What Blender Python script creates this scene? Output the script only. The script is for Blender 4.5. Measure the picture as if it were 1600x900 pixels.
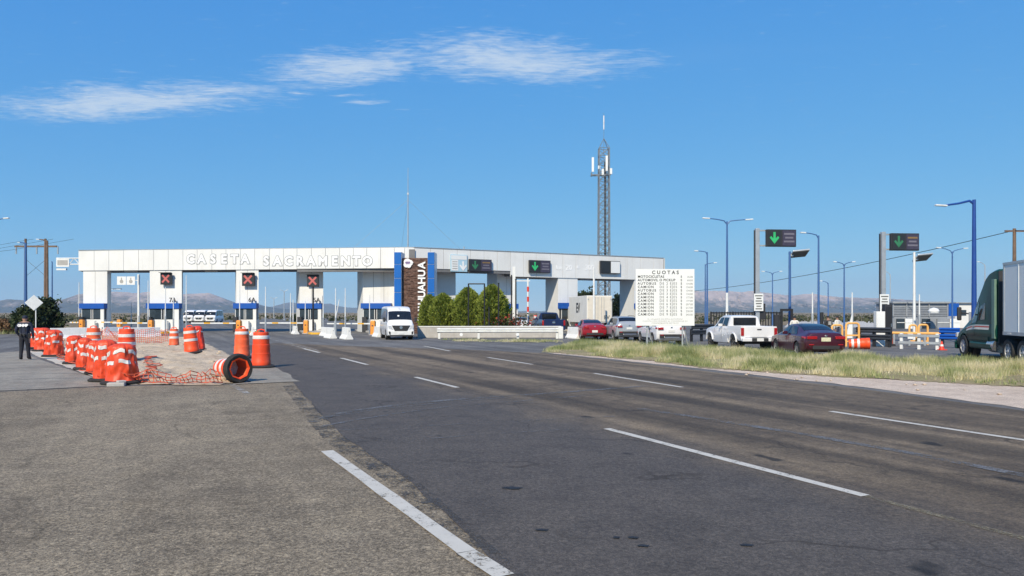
import bpy, bmesh, math, random
import numpy as np
from mathutils import Vector, Matrix, noise as mnoise
random.seed(11); rng = np.random.default_rng(11)
for _o in list(bpy.data.objects): bpy.data.objects.remove(_o)
SC = bpy.context.scene
COL = SC.collection
# ------------------------------------------------------------------ camera
F, H, HY = 1150.0, 1.95, 488.0            # focal length in photo pixels, eye height, horizon row
cam = bpy.data.cameras.new('camera'); cam.sensor_width = 36; cam.lens = F/1600*36
cam.shift_y = (HY-450)/1600; cam.clip_end = 40000; cam.clip_start = .1
camo = bpy.data.objects.new('camera', cam); COL.objects.link(camo)
camo.location = (0, 0, H); camo.rotation_euler = (math.pi/2, 0, 0)
SC.camera = camo
# ------------------------------------------------------------------ light
SUN_EL = math.radians(40); SUN_H = Vector((-0.36, -0.93)).normalized()
sdir = Vector((SUN_H.x*math.cos(SUN_EL), SUN_H.y*math.cos(SUN_EL), math.sin(SUN_EL)))
sun = bpy.data.lights.new('sun', 'SUN'); sun.energy = 4.5; sun.angle = math.radians(.53); sun.color = (1, .885, .69)
suno = bpy.data.objects.new('sun', sun); COL.objects.link(suno)
suno.rotation_euler = sdir.to_track_quat('Z', 'Y').to_euler(); suno.location = (0, 0, 60)
SC.view_settings.view_transform = 'Standard'; SC.view_settings.look = 'None'
SC.view_settings.exposure = 0.22; SC.view_settings.gamma = 1
SC.render.engine = 'CYCLES'
SC.cycles.use_denoising = True
SC.cycles.max_bounces = 6; SC.cycles.diffuse_bounces = 3; SC.cycles.glossy_bounces = 3
SC.cycles.transparent_max_bounces = 12; SC.cycles.volume_bounces = 0
SC.cycles.caustics_reflective = False; SC.cycles.caustics_refractive = False

def s2l(c):
    return tuple((x/12.92 if x <= .04045 else ((x+.055)/1.055)**2.4) for x in c)
def hx(h):
    return s2l([int(h[i:i+2], 16)/255 for i in (0, 2, 4)])

class NT:
    def __init__(s, tree): s.t = tree; tree.nodes.clear()
    def n(s, typ, _out=0, _p=None, **kw):
        nd = s.t.nodes.new(typ)
        for k, v in (_p or {}).items(): setattr(nd, k, v)
        for k, v in kw.items():
            if k.startswith('i') and k[1:].isdigit(): key = int(k[1:])
            else: key = k.replace('_', ' ')
            s.set(nd.inputs[key], v)
        return nd
    def set(s, inp, v):
        if isinstance(v, bpy.types.NodeSocket): s.t.links.new(v, inp)
        elif isinstance(v, bpy.types.Node): s.t.links.new(v.outputs[0], inp)
        else:
            if isinstance(v, (tuple, list)) and inp.type == 'RGBA' and len(v) == 3: v = (*v, 1)
            inp.default_value = v
    def math(s, op, a, b=0.0, clamp=False): return s.n('ShaderNodeMath', _p={'operation': op, 'use_clamp': clamp}, i0=a, i1=b).outputs[0]
    def vmath(s, op, a, b=(0, 0, 0)): return s.n('ShaderNodeVectorMath', _p={'operation': op}, i0=a, i1=b)
    def mix(s, f, a, b, mode='MIX'): return s.n('ShaderNodeMix', _p={'data_type': 'RGBA', 'blend_type': mode}, i0=f, i6=a, i7=b).outputs[2]
    def ramp(s, f, stops):
        nd = s.n('ShaderNodeValToRGB', Fac=f); e = nd.color_ramp.elements
        while len(e) < len(stops): e.new(.5)
        for el, (p, c) in zip(e, stops): el.position = p; el.color = (*c, 1) if len(c) == 3 else c
        return nd.outputs[0]
    def step(s, v, a, b): return s.n('ShaderNodeMapRange', _p={'interpolation_type': 'SMOOTHSTEP'}, Value=v, i1=a, i2=b).outputs[0]
    def noise(s, vec, scale, detail=3, rough=.55, dist=0): return s.n('ShaderNodeTexNoise', Vector=vec, Scale=scale, Detail=detail, Roughness=rough, Distortion=dist).outputs[0]

# ------------------------------------------------------------------ world: clear blue sky with a streak of broken cirrus
W = bpy.data.worlds.new('World'); SC.world = W; W.use_nodes = True
w = NT(W.node_tree)
sky = w.n('ShaderNodeTexSky', _p={'sky_type': 'NISHITA', 'sun_disc': False, 'sun_elevation': SUN_EL,
        'sun_rotation': math.atan2(SUN_H.x, SUN_H.y), 'altitude': 1500, 'air_density': .6, 'dust_density': 0, 'ozone_density': 6})
gen = w.n('ShaderNodeTexCoord').outputs['Generated']
sep = w.n('ShaderNodeSeparateXYZ', i0=gen)
zc = w.math('MAXIMUM', sep.outputs[2], .02)
pl = w.n('ShaderNodeCombineXYZ', X=w.math('DIVIDE', sep.outputs[0], zc), Y=w.math('DIVIDE', sep.outputs[1], zc), Z=0.0).outputs[0]
warp = w.vmath('SCALE', w.vmath('SUBTRACT', w.n('ShaderNodeTexNoise', Vector=pl, Scale=2.2, Detail=4).outputs[1], (.5, .5, .5)).outputs[0])
warp.inputs[3].default_value = .35
plw = w.vmath('ADD', pl, warp.outputs[0]).outputs[0]
def blob(cx, cy, rx, ry, rot, amp=1.0):
    mp = w.n('ShaderNodeMapping', _p={'vector_type': 'TEXTURE'}, Vector=plw, Location=(cx, cy, 0), Rotation=(0, 0, rot), Scale=(rx, ry, 1))
    ln = w.vmath('LENGTH', mp.outputs[0]).outputs[1]
    return w.math('MULTIPLY', w.math('SUBTRACT', 1.0, ln, clamp=True), amp)
blobs = [blob(.02, 2.92, .68, .38, .14, 1.05), blob(-.66, 2.99, .62, .27, -.46, 1.0), blob(-1.85, 3.52, 1.12, .38, -.27, 1.15), blob(-1.25, 3.31, .42, .17, -.3, .85),
         blob(-.68, 3.5, .13, .075, .1, .9), blob(-.78, 3.36, .10, .05, .1, .7), blob(-.98, 3.33, .12, .05, .1, .6), blob(-1.6, 3.02, .07, .045, .2, .65),
         blob(-.52, 3.62, .04, .03, .1, .5)]
m = blobs[0]
for b in blobs[1:]: m = w.math('MAXIMUM', m, b)
pls = w.n('ShaderNodeMapping', Vector=plw, Scale=(1, 2.4, 1), Rotation=(0, 0, -.15)).outputs[0]
nf = w.noise(pls, 7.5, 8, .66)
nf2 = w.noise(w.n('ShaderNodeMapping', Vector=pl, Scale=(1, 3.2, 1)).outputs[0], 17, 3, .5)
nf = w.math('ADD', w.math('MULTIPLY', nf, .64), w.math('MULTIPLY', nf2, .36))
d = w.math('ADD', w.math('MULTIPLY', m, .9), w.math('MULTIPLY', w.math('SUBTRACT', nf, .5), 1.9))
cl = w.step(d, .10, 1.02)
thin = w.step(w.noise(w.n('ShaderNodeMapping', Vector=pl, Scale=(.22, .5, 1)).outputs[0], 1.0, 6, .6), .55, .85)
cl = w.math('MAXIMUM', w.math('MULTIPLY', cl, .80), w.math('MULTIPLY', thin, .10), clamp=True)
up = w.step(sep.outputs[2], .0, .05)
cl = w.math('MULTIPLY', cl, up)
sc_ = w.n('ShaderNodeSeparateColor', i0=sky.outputs[0])
def chan(k, coef, ex): return w.math('MULTIPLY', w.math('POWER', w.math('MULTIPLY', sc_.outputs[k], .1), ex), coef*10)
skys = w.n('ShaderNodeCombineColor', i0=chan(0, .69, .85), i1=chan(1, .70, .45), i2=chan(2, .755, .12)).outputs[0]   # the phone's saturated rendering of a clear sky
skyc = w.mix(cl, skys, (5.6, 6.5, 7.5, 1))
bg = w.n('ShaderNodeBackground', Color=skyc, Strength=.10)
w.t.links.new(bg.outputs[0], w.n('ShaderNodeOutputWorld').inputs[0])

# ------------------------------------------------------------------ helpers
def G(px, py):
    Y = F*H/(py-HY); return ((px-800)/F*Y, Y)
def P(px, py, Y): return ((px-800)/F*Y, Y, H-(py-HY)/F*Y)

class MB:
    def __init__(s): s.v = []; s.f = []; s.m = []
    def add(s, vs, fs, mi=0):
        o = len(s.v); s.v += [tuple(v) for v in vs]
        s.f += [tuple(i+o for i in f) for f in fs]; s.m += [mi]*len(fs); return s
    def box(s, c, d, rz=0, mi=0, rx=0, ry=0):
        R = Matrix.Rotation(rz, 3, 'Z') @ Matrix.Rotation(ry, 3, 'Y') @ Matrix.Rotation(rx, 3, 'X'); C = Vector(c)
        vs = [C + R @ Vector((sx*d[0]/2, sy*d[1]/2, sz*d[2]/2)) for sz in (-1, 1) for sy in (-1, 1) for sx in (-1, 1)]
        return s.add(vs, [(0, 2, 3, 1), (4, 5, 7, 6), (0, 1, 5, 4), (2, 6, 7, 3), (0, 4, 6, 2), (1, 3, 7, 5)], mi)
    def cyl(s, p0, p1, r0, r1=None, n=10, mi=0, caps=True):
        r1 = r0 if r1 is None else r1
        p0 = Vector(p0); p1 = Vector(p1); ax = (p1-p0).normalized()
        a = ax.orthogonal().normalized(); b = ax.cross(a)
        vs = []
        for p, r in ((p0, r0), (p1, r1)):
            for i in range(n):
                t = 2*math.pi*i/n; vs.append(p+(a*math.cos(t)+b*math.sin(t))*r)
        fs = [(i, (i+1) % n, n+(i+1) % n, n+i) for i in range(n)]
        if caps: fs += [tuple(range(n-1, -1, -1)), tuple(range(n, 2*n))]
        return s.add(vs, fs, mi)
    def tube(s, pts, r, n=6, mi=0):
        rr = r if isinstance(r, (list, tuple)) else [r]*len(pts)
        pts = [Vector(p) for p in pts]; vs = []; ref = None
        for i, p in enumerate(pts):
            t = (pts[min(i+1, len(pts)-1)]-pts[max(i-1, 0)]).normalized()
            a = (t.orthogonal() if ref is None else (ref - t*ref.dot(t))).normalized(); ref = a; b = t.cross(a)
            for k in range(n):
                q = 2*math.pi*k/n; vs.append(p+(a*math.cos(q)+b*math.sin(q))*rr[i])
        fs = [(i*n+k, i*n+(k+1) % n, (i+1)*n+(k+1) % n, (i+1)*n+k) for i in range(len(pts)-1) for k in range(n)]
        fs += [tuple(range(n-1, -1, -1)), tuple(range((len(pts)-1)*n, len(pts)*n))]
        return s.add(vs, fs, mi)
    def prism(s, poly, z0, z1, mi=0):
        n = len(poly)
        A = sum(poly[i][0]*poly[(i+1) % n][1]-poly[(i+1) % n][0]*poly[i][1] for i in range(n))
        if A < 0: poly = poly[::-1]
        vs = [(p[0], p[1], z0) for p in poly]+[(p[0], p[1], z1) for p in poly]
        return s.add(vs, [tuple(range(n-1, -1, -1)), tuple(range(n, 2*n))]+[(i, (i+1) % n, n+(i+1) % n, n+i) for i in range(n)], mi)
    def side(s, poly, x0, x1, mi=0):            # (y,z) outline pulled along x
        n = len(poly)
        vs = [(x0, p[0], p[1]) for p in poly]+[(x1, p[0], p[1]) for p in poly]
        return s.add(vs, [tuple(range(n-1, -1, -1)), tuple(range(n, 2*n))]+[(i, (i+1) % n, n+(i+1) % n, n+i) for i in range(n)], mi)
    def front(s, poly, y0, y1, mi=0):           # (x,z) outline pulled along y
        n = len(poly)
        vs = [(p[0], y0, p[1]) for p in poly]+[(p[0], y1, p[1]) for p in poly]
        return s.add(vs, [tuple(range(n)), tuple(range(2*n-1, n-1, -1))]+[(i, n+i, n+(i+1) % n, (i+1) % n) for i in range(n)], mi)
    def lathe(s, prof, n=20, mi=0, jit=None, closed=False):
        vs = []
        for j, (r, z) in enumerate(prof):
            for i in range(n):
                t = 2*math.pi*i/n; q = r*(jit(t, z) if jit else 1)
                vs.append((q*math.cos(t), q*math.sin(t), z))
        fs = [(j*n+i, j*n+(i+1) % n, (j+1)*n+(i+1) % n, (j+1)*n+i) for j in range(len(prof)-1) for i in range(n)]
        if closed: fs += [((len(prof)-1)*n+i, (len(prof)-1)*n+(i+1) % n, (i+1) % n, i) for i in range(n)]
        else: fs += [tuple(range(n-1, -1, -1)), tuple(range((len(prof)-1)*n, len(prof)*n))]
        return s.add(vs, fs, mi)
    def xform(s, M):
        s.v = [tuple(M @ Vector(v)) for v in s.v]; return s
    def mesh(s, name, mats, smooth=False, angle=40):
        me = bpy.data.meshes.new(name); me.from_pydata(s.v, [], s.f)
        for mt in (mats if isinstance(mats, (list, tuple)) else [mats]): me.materials.append(mt)
        if any(s.m): me.polygons.foreach_set('material_index', s.m)
        fixn(me)
        if smooth:
            me.shade_smooth()
            me.set_sharp_from_angle(angle=math.radians(angle))
        me.update(); return me
    def build(s, name, mats, parent=None, smooth=False, angle=40, bevel=0, fix=False):
        me = s.mesh(name, mats, smooth, angle)
        return put(name, me, parent, bevel)
def fixn(me):
    bm = bmesh.new(); bm.from_mesh(me); bmesh.ops.recalc_face_normals(bm, faces=bm.faces); bm.to_mesh(me); bm.free()
def put(name, me, parent=None, bevel=0):
    o = bpy.data.objects.new(name, me); COL.objects.link(o)
    if parent is not None: o.parent = parent
    if bevel:
        b = o.modifiers.new('bevel', 'BEVEL'); b.width = bevel; b.segments = 2; b.limit_method = 'ANGLE'; b.angle_limit = math.radians(40)
    return o
def tag(o, label=None, cat=None, group=None, kind=None):
    if label: o['label'] = label
    if cat: o['category'] = cat
    if group: o['group'] = group
    if kind: o['kind'] = kind
    return o
def thing(name, label, cat, loc=(0, 0, 0), rz=0, group=None):
    o = bpy.data.objects.new(name, None); COL.objects.link(o); o.empty_display_size = .2
    o.location = loc if len(loc) == 3 else (*loc, 0); o.rotation_euler = (0, 0, rz)
    return tag(o, label, cat, group)
def copy_tree(o, parent=None):
    c = o.copy(); COL.objects.link(c); c.parent = parent
    for ch in [x for x in COL.objects if x.parent is o]: copy_tree(ch, c)
    return c
def dup(o, label, loc, rz=0, group=None, scale=None):
    c = copy_tree(o); c['label'] = label; c.location = loc if len(loc) == 3 else (*loc, 0); c.rotation_euler = (0, 0, rz)
    if group: c['group'] = group
    if scale: c.scale = scale if isinstance(scale, (tuple, list)) else (scale,)*3
    return c
_tc = {}
def textmesh(txt, size, extrude=0.0, bold=0.0, space=1.0, align='CENTER'):
    k = (txt, size, extrude, bold, space, align)
    if k in _tc: return _tc[k].copy()
    cu = bpy.data.curves.new('t', 'FONT'); cu.body = txt; cu.size = size; cu.extrude = extrude; cu.offset = bold
    cu.space_character = space; cu.align_x = align; cu.align_y = 'CENTER'; cu.resolution_u = 3
    o = bpy.data.objects.new('t', cu); COL.objects.link(o)
    me = bpy.data.meshes.new_from_object(o.evaluated_get(bpy.context.evaluated_depsgraph_get()))
    bpy.data.objects.remove(o); bpy.data.curves.remove(cu)
    _tc[k] = me; return me.copy()
def text(name, txt, size, mat, loc, rot, parent=None, extrude=0.0, bold=0.0, space=1.0, align='CENTER', mat2=None):
    me = textmesh(txt, size, extrude, bold, space, align); me.materials.clear(); me.materials.append(mat)
    if mat2:
        me.materials.append(mat2)
        for p in me.polygons:
            if abs(p.normal.z) < .5: p.material_index = 1
    o = put(name, me, parent); o.location = loc; o.rotation_euler = rot; return o

# ------------------------------------------------------------------ materials
def pm(name, col, rough=.6, metal=0.0, var=.12, scale=3.0, bump=0.0, bscale=40.0, coat=0.0, spec=.5, dirt=0.0, dirtcol=(.16, .13, .1), emit=None, streak=.35):
    mt = bpy.data.materials.new(name); mt.use_nodes = True; t = NT(mt.node_tree)
    co = t.n('ShaderNodeTexCoord').outputs['Object']
    n1 = t.noise(co, scale, 4, .6)
    c = t.mix(t.step(n1, .25, .75), tuple(x*(1-var) for x in col), tuple(min(1, x*(1+var)) for x in col))
    if dirt:
        n2 = t.noise(t.n('ShaderNodeMapping', Vector=co, Scale=(1, 1, streak)).outputs[0], scale*1.7, 6, .68)
        c = t.mix(t.math('MULTIPLY', t.step(n2, .5, .78), dirt), c, dirtcol)
    b = t.n('ShaderNodeBsdfPrincipled', Base_Color=c, Roughness=rough, Metallic=metal)
    b.inputs['Specular IOR Level'].default_value = spec; b.inputs['Coat Weight'].default_value = coat; b.inputs['Coat Roughness'].default_value = .06
    if bump:
        b2 = t.n('ShaderNodeBump', Strength=bump, Distance=.02, Height=t.noise(co, bscale, 3, .6)); t.t.links.new(b2.outputs[0], b.inputs['Normal'])
    if emit:
        b.inputs['Emission Color'].default_value = (*emit[0], 1); b.inputs['Emission Strength'].default_value = emit[1]
    t.t.links.new(b.outputs[0], t.n('ShaderNodeOutputMaterial').inputs[0]); return mt

LANE = math.radians(25.8)                                   # the highway runs this far left of straight ahead
def lane_coords(t):
    pos = t.n('ShaderNodeNewGeometry').outputs['Position']
    return pos, t.n('ShaderNodeMapping', Vector=pos, Rotation=(0, 0, -LANE)).outputs[0]
def out(t, bs): t.t.links.new(bs.outputs[0] if isinstance(bs, bpy.types.Node) else bs, t.n('ShaderNodeOutputMaterial').inputs[0])
def asphalt(name, ca, cb, blue=None, speck=.5, crack=.35, rough=.8, streak=.5, oil=0.0, tracks=0.0):
    mt = bpy.data.materials.new(name); mt.use_nodes = True; t = NT(mt.node_tree)
    pos, lc = lane_coords(t)
    big = t.noise(pos, .22, 5, .6)
    st = t.noise(t.n('ShaderNodeMapping', Vector=lc, Scale=(1.1, .045, 1)).outputs[0], 1.0, 5, .62)
    st2 = t.noise(t.n('ShaderNodeMapping', Vector=lc, Scale=(6, .12, 1)).outputs[0], 1.0, 4, .6)
    mid = t.noise(pos, 3.5, 6, .7)
    fac = t.math('ADD', t.math('ADD', t.math('MULTIPLY', big, .45), t.math('MULTIPLY', st, streak)), t.math('ADD', t.math('MULTIPLY', st2, .25*streak), t.math('MULTIPLY', mid, .3)))
    lo = .5*(.75+1.25*streak)
    c = t.mix(t.step(fac, lo-.16, lo+.16), ca, cb)
    if tracks:
        sx = t.n('ShaderNodeSeparateXYZ', i0=lc).outputs[0]
        tr = t.math('COSINE', t.math('MULTIPLY', t.math('ADD', t.math('SUBTRACT', sx, 3.3), t.math('MULTIPLY', t.noise(pos, .15, 2), .5)), 4*math.pi/4.95))
        tr = t.math('MULTIPLY', t.step(tr, -.1, .9), t.step(t.noise(t.n('ShaderNodeMapping', Vector=lc, Scale=(.5, .05, 1)).outputs[0], 1.0, 3), .30, .62))
        c = t.mix(t.math('MULTIPLY', tr, tracks), c, tuple(x*.5 for x in ca))
    if blue:
        sx = t.n('ShaderNodeSeparateXYZ', i0=lc).outputs[0]
        nn = t.math('ADD', sx, t.math('MULTIPLY', t.noise(pos, .35, 3), 3.0))
        c = t.mix(t.math('MULTIPLY', t.step(nn, blue[1], blue[2]), .9), blue[0], c)
    blot = t.noise(pos, 1.15, 6, .68, .4)
    c = t.mix(1.0, c, t.ramp(blot, [(.30, (.80, .80, .81)), (.5, (1, 1, 1)), (.70, (1.16, 1.15, 1.12))]), 'MULTIPLY')
    spot = t.math('MULTIPLY', t.step(t.noise(t.n('ShaderNodeMapping', Vector=lc, Scale=(1.6, .5, 1)).outputs[0], .8, 5, .7), .58, .74), .30)
    c = t.mix(spot, c, tuple(x*.5 for x in ca))
    fine = t.noise(pos, 27, 4, .8, .8); gr = t.noise(pos, 80, 3, .8)
    grain = t.math('ADD', t.math('MULTIPLY', fine, .62), t.math('MULTIPLY', gr, .38))
    gain = t.ramp(grain, [(.40, (max(.2, 1-speck*.75),)*3), (.5, (1, 1, 1)), (.60, (1+speck*1.3, 1+speck*1.27, 1+speck*1.18))])
    c = t.mix(1.0, c, gain, 'MULTIPLY')
    vor = t.n('ShaderNodeTexVoronoi', _p={'feature': 'DISTANCE_TO_EDGE'}, Vector=t.vmath('ADD', pos, t.vmath('MULTIPLY', t.n('ShaderNodeTexNoise', Vector=pos, Scale=1.3, Detail=4).outputs[1], (.9, .9, .9)).outputs[0]).outputs[0], Scale=.42).outputs[0]
    ck = t.math('MULTIPLY', t.math('MULTIPLY', t.math('SUBTRACT', 1.0, t.step(vor, .004, .016)), t.step(t.noise(pos, .5, 3), .46, .62)), crack)
    c = t.mix(ck, c, tuple(x*.35 for x in ca))
    if oil:
        op = t.n('ShaderNodeMapping', Vector=lc, Scale=(1, .55, 1)).outputs[0]
        o1 = t.math('MULTIPLY', t.step(t.noise(op, 1.6, 2, .5), .70, .76), oil)
        c = t.mix(o1, c, (.012, .012, .012))
    hgt = t.math('ADD', t.math('MULTIPLY', fine, .7), t.math('MULTIPLY', gr, .5))
    bmp = t.n('ShaderNodeBump', Strength=.7, Distance=.02, Height=hgt)
    b = t.n('ShaderNodeBsdfPrincipled', Base_Color=c, Roughness=rough, Normal=bmp.outputs[0]); b.inputs['Specular IOR Level'].default_value = .22
    out(t, b); return mt
def soil(name, ca, cb, cc=None, sc=1.0, bump=.6, grain=.4):
    mt = bpy.data.materials.new(name); mt.use_nodes = True; t = NT(mt.node_tree)
    pos = t.n('ShaderNodeNewGeometry').outputs['Position']
    c = t.mix(t.step(t.noise(pos, .6*sc, 7, .65), .35, .65), ca, cb)
    if cc: c = t.mix(t.step(t.noise(pos, 1.7*sc, 6, .7), .54, .7), c, cc)
    fine = t.noise(pos, 22*sc, 4, .75)
    c = t.mix(1.0, c, t.ramp(fine, [(.3, (1-grain,)*3), (.5, (1, 1, 1)), (.7, (1+grain,)*3)]), 'MULTIPLY')
    b = t.n('ShaderNodeBsdfPrincipled', Base_Color=c, Roughness=.95, Normal=t.n('ShaderNodeBump', Strength=bump, Distance=.05, Height=t.noise(pos, 9*sc, 6, .7)).outputs[0])
    b.inputs['Specular IOR Level'].default_value = .15
    out(t, b); return mt
def paint_mat(name, col, worn=.5, scale=3.0):
    mt = bpy.data.materials.new(name); mt.use_nodes = True; t = NT(mt.node_tree)
    pos = t.n('ShaderNodeNewGeometry').outputs['Position']
    a = t.math('ADD', t.math('MULTIPLY', t.noise(pos, scale, 5, .7), .5), t.math('MULTIPLY', t.noise(pos, 32, 3, .8), .5))
    fac = t.step(a, worn-.16, worn-.02)
    c = t.mix(t.noise(pos, 6, 4), tuple(x*.8 for x in col), col)
    b = t.n('ShaderNodeBsdfPrincipled', Base_Color=c, Roughness=.7)
    tr = t.n('ShaderNodeBsdfTransparent')
    out(t, t.n('ShaderNodeMixShader', i0=fac, i1=tr.outputs[0], i2=b.outputs[0])); return mt
def leaf_mat(name, ca, cb, sc=1.2, trans=.25):
    mt = bpy.data.materials.new(name); mt.use_nodes = True; t = NT(mt.node_tree)
    g = t.n('ShaderNodeNewGeometry'); pos = g.outputs['Position']; rnd = g.outputs['Random Per Island']
    c = t.mix(t.math('ADD', t.math('MULTIPLY', t.step(t.noise(pos, sc, 5, .65), .35, .65), .6), t.math('MULTIPLY', rnd, .4)), ca, cb)
    b = t.n('ShaderNodeBsdfPrincipled', Base_Color=c, Roughness=.65); b.inputs['Specular IOR Level'].default_value = .25
    tl = t.n('ShaderNodeBsdfTranslucent', Color=c)
    out(t, t.n('ShaderNodeMixShader', i0=trans, i1=b.outputs[0], i2=tl.outputs[0])); return mt

M = {}
M['white'] = pm('white_cladding', (.76, .76, .745), .45, var=.05, scale=.5, dirt=.42, dirtcol=(.52, .49, .44), streak=.06)
M['grey_edge'] = pm('grey_return', (.30, .32, .34), .6)
M['joint'] = pm('joint_strip', (.30, .30, .30), .8)  # even grey for panel joints and lifting slots
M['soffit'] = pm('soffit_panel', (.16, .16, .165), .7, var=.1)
M['concrete'] = pm('concrete', (.46, .44, .41), .85, var=.12, scale=1.5, bump=.3, dirt=.4, dirtcol=(.25, .23, .2))
M['wallwhite'] = pm('white_painted_wall', (.74, .74, .72), .7, var=.05, scale=1.2, dirt=.25, dirtcol=(.4, .38, .34))
M['barrierwhite'] = pm('white_painted_barrier', (.78, .78, .76), .7, var=.06, scale=2, dirt=.45, dirtcol=(.36, .34, .3))
M['blue'] = pm('blue_panel', hx('0f62b4'), .4, var=.07, scale=1)
M['bandblue'] = pm('blue_awning', hx('1452a8'), .45, var=.06)
M['polenavy'] = pm('navy_pole_paint', hx('1f4690'), .45, var=.1)
M['tower'] = pm('weathered_tower_steel', (.20, .225, .25), .6, .2, var=.15)
M['poleblue'] = pm('blue_pole_paint', hx('42669a'), .45, var=.1, scale=1, dirt=.15)
M['polegrey'] = pm('galvanised_steel', (.50, .52, .53), .45, .5, var=.12, scale=2)
M['polewhite'] = pm('white_pole_paint', (.75, .76, .75), .5, var=.08, scale=2, dirt=.2)
M['wood'] = pm('weathered_wood_pole', (.17, .11, .075), .9, var=.25, scale=2, bump=.3)
M['black'] = pm('black_paint', (.018, .018, .02), .5, var=.1)
M['rubber'] = pm('black_rubber', (.022, .021, .02), .85, var=.2, scale=6, dirt=.5, dirtcol=(.12, .105, .09))
M['tyre'] = pm('tyre_rubber', (.02, .02, .02), .8, var=.15, scale=8, dirt=.3, dirtcol=(.07, .065, .06))
M['glass'] = pm('dark_window_glass', (.012, .014, .017), .06, var=.2, spec=.6)
M['boothglass'] = pm('booth_glass', (.03, .045, .06), .1, var=.2, spec=.6)
M['housing'] = pm('display_housing', (.03, .03, .034), .55, var=.15)
M['screen'] = pm('led_screen_dark', (.022, .026, .03), .5, var=.2, scale=12)
M['screenpurple'] = pm('led_screen_purple', (.052, .045, .075), .45, var=.2, scale=10)
M['ledred'] = pm('led_red', (.46, .12, .11), .5, emit=((1, .12, .1), .06))
M['ledgreen'] = pm('led_green', (.03, .36, .12), .5, emit=((.05, .9, .3), .12))
M['leddim'] = pm('led_dim_green', (.03, .14, .07), .5, emit=((.05, .5, .2), .10))
M['ledtext'] = pm('led_dim_text', (.17, .16, .2), .5)
M['orangefaded'] = pm('faded_orange_plastic', hx('ee6236'), .55, var=.12, scale=4, dirt=.45, dirtcol=(.48, .20, .11))
M['orangedirty'] = pm('dirty_orange_plastic', hx('e9481a'), .55, var=.14, scale=3, dirt=.6, dirtcol=(.36, .13, .07))
M['orange'] = pm('orange_plastic', hx('f4511e'), .5, var=.10, scale=4, dirt=.25, dirtcol=(.42, .13, .06))
M['orangewrap'] = pm('orange_wrap_sheet', hx('de4820'), .5, var=.2, scale=6, dirt=.28, dirtcol=(.40, .10, .05))
M['redwrap'] = pm('red_wrap_sheet', hx('df3f24'), .45, var=.18, scale=6, dirt=.3, dirtcol=(.33, .08, .06))
M['drumdark'] = pm('drum_inside_red', (.62, .12, .05), .6, var=.2)
M['band'] = pm('reflective_white_band', (.70, .68, .65), .4, var=.12, scale=8, dirt=.6, dirtcol=(.46, .26, .18))
M['net'] = pm('orange_safety_net', hx('c9583c'), .7, var=.2, scale=3, dirt=.5, dirtcol=(.30, .17, .12))
M['hoop'] = pm('pale_yellow_pipe_paint', hx('eeb466'), .5, var=.08, dirt=.2)
M['cabinet'] = pm('orange_cabinet_paint', hx('ee9a3c'), .5, var=.07, scale=3, dirt=.2)
M['yellow'] = pm('yellow_paint', hx('e8b13a'), .5, var=.1, scale=3, dirt=.25)
M['signwhite'] = pm('white_sign_sheet', (.80, .81, .80), .45, var=.02, scale=1, dirt=.08, dirtcol=(.5, .5, .48))
M['print'] = pm('black_print', (.05, .05, .055), .6)
M['printgrey'] = pm('grey_print', (.15, .15, .135), .6)
M['printlight'] = pm('pale_print', (.40, .39, .37), .6)
M['lettwhite'] = pm('white_letter', (.86, .86, .86), .4, var=.02)
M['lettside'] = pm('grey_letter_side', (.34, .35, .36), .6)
M['purple'] = pm('purple_print', (.16, .07, .26), .5)
M['railwhite'] = pm('white_guardrail', (.72, .73, .71), .5, var=.08, scale=2, dirt=.25)
M['raildark'] = pm('dark_guardrail', (.035, .04, .05), .5, var=.2, scale=3)
M['chrome'] = pm('bright_metal', (.6, .6, .6), .25, .9, var=.05)
M['rim'] = pm('alloy_rim', (.35, .35, .36), .35, .7, var=.1)
M['darkrim'] = pm('dark_alloy_rim', (.12, .12, .125), .4, .6, var=.1)
M['plastic'] = pm('black_plastic', (.03, .03, .032), .6, var=.15)
M['tail'] = pm('red_tail_lamp', (.35, .012, .015), .15, coat=.6, var=.2, scale=20)
M['lampclear'] = pm('clear_lamp', (.55, .57, .6), .12, var=.2, scale=15, coat=.5)
M['plate'] = pm('licence_plate', (.62, .60, .42), .5, var=.2, scale=30)
M['platewhite'] = pm('white_licence_plate', (.72, .72, .70), .5, var=.15, scale=30)
M['skin'] = pm('skin', (.34, .19, .13), .6, var=.1)
M['navy'] = pm('navy_uniform', (.014, .02, .045), .8, var=.25, scale=8, bump=.4, bscale=18)
M['trouser'] = pm('dark_trousers', (.012, .014, .022), .85, var=.25, scale=8, bump=.4, bscale=16)
M['bark'] = pm('bark', (.12, .085, .06), .95, var=.25, scale=5, bump=.6)
M['stone_clad'] = None
HAZE = 1.0e-4
# ================================================================== THE SETTING
def sheet(name, poly, z, mat, jit=0, seg=.5, kind='structure'):
    pts = []
    n = len(poly)
    for i in range(n):
        a = Vector(poly[i]); b = Vector(poly[(i+1) % n]); k = max(1, int((b-a).length/seg)) if jit else 1
        k = min(k, 140)
        nn = Vector((-(b-a).y, (b-a).x)).normalized() if (b-a).length else Vector((0, 0))
        for j in range(k):
            p = a.lerp(b, j/k)
            if jit: p = p+nn*(mnoise.noise(Vector((p.x*.9, p.y*.9, 3.1)))*jit+mnoise.noise(Vector((p.x*4, p.y*4, 7.7)))*jit*.45)
            pts.append((p.x, p.y, z))
    bm = bmesh.new(); vs = [bm.verts.new(p) for p in pts]; f = bm.faces.new(vs); f.normal_update()
    if f.normal.z < 0: f.normal_flip()
    bmesh.ops.triangulate(bm, faces=[f])
    me = bpy.data.meshes.new(name); bm.to_mesh(me); bm.free(); me.materials.append(mat)
    o = put(name, me)
    if kind: o['kind'] = kind
    return o
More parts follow.
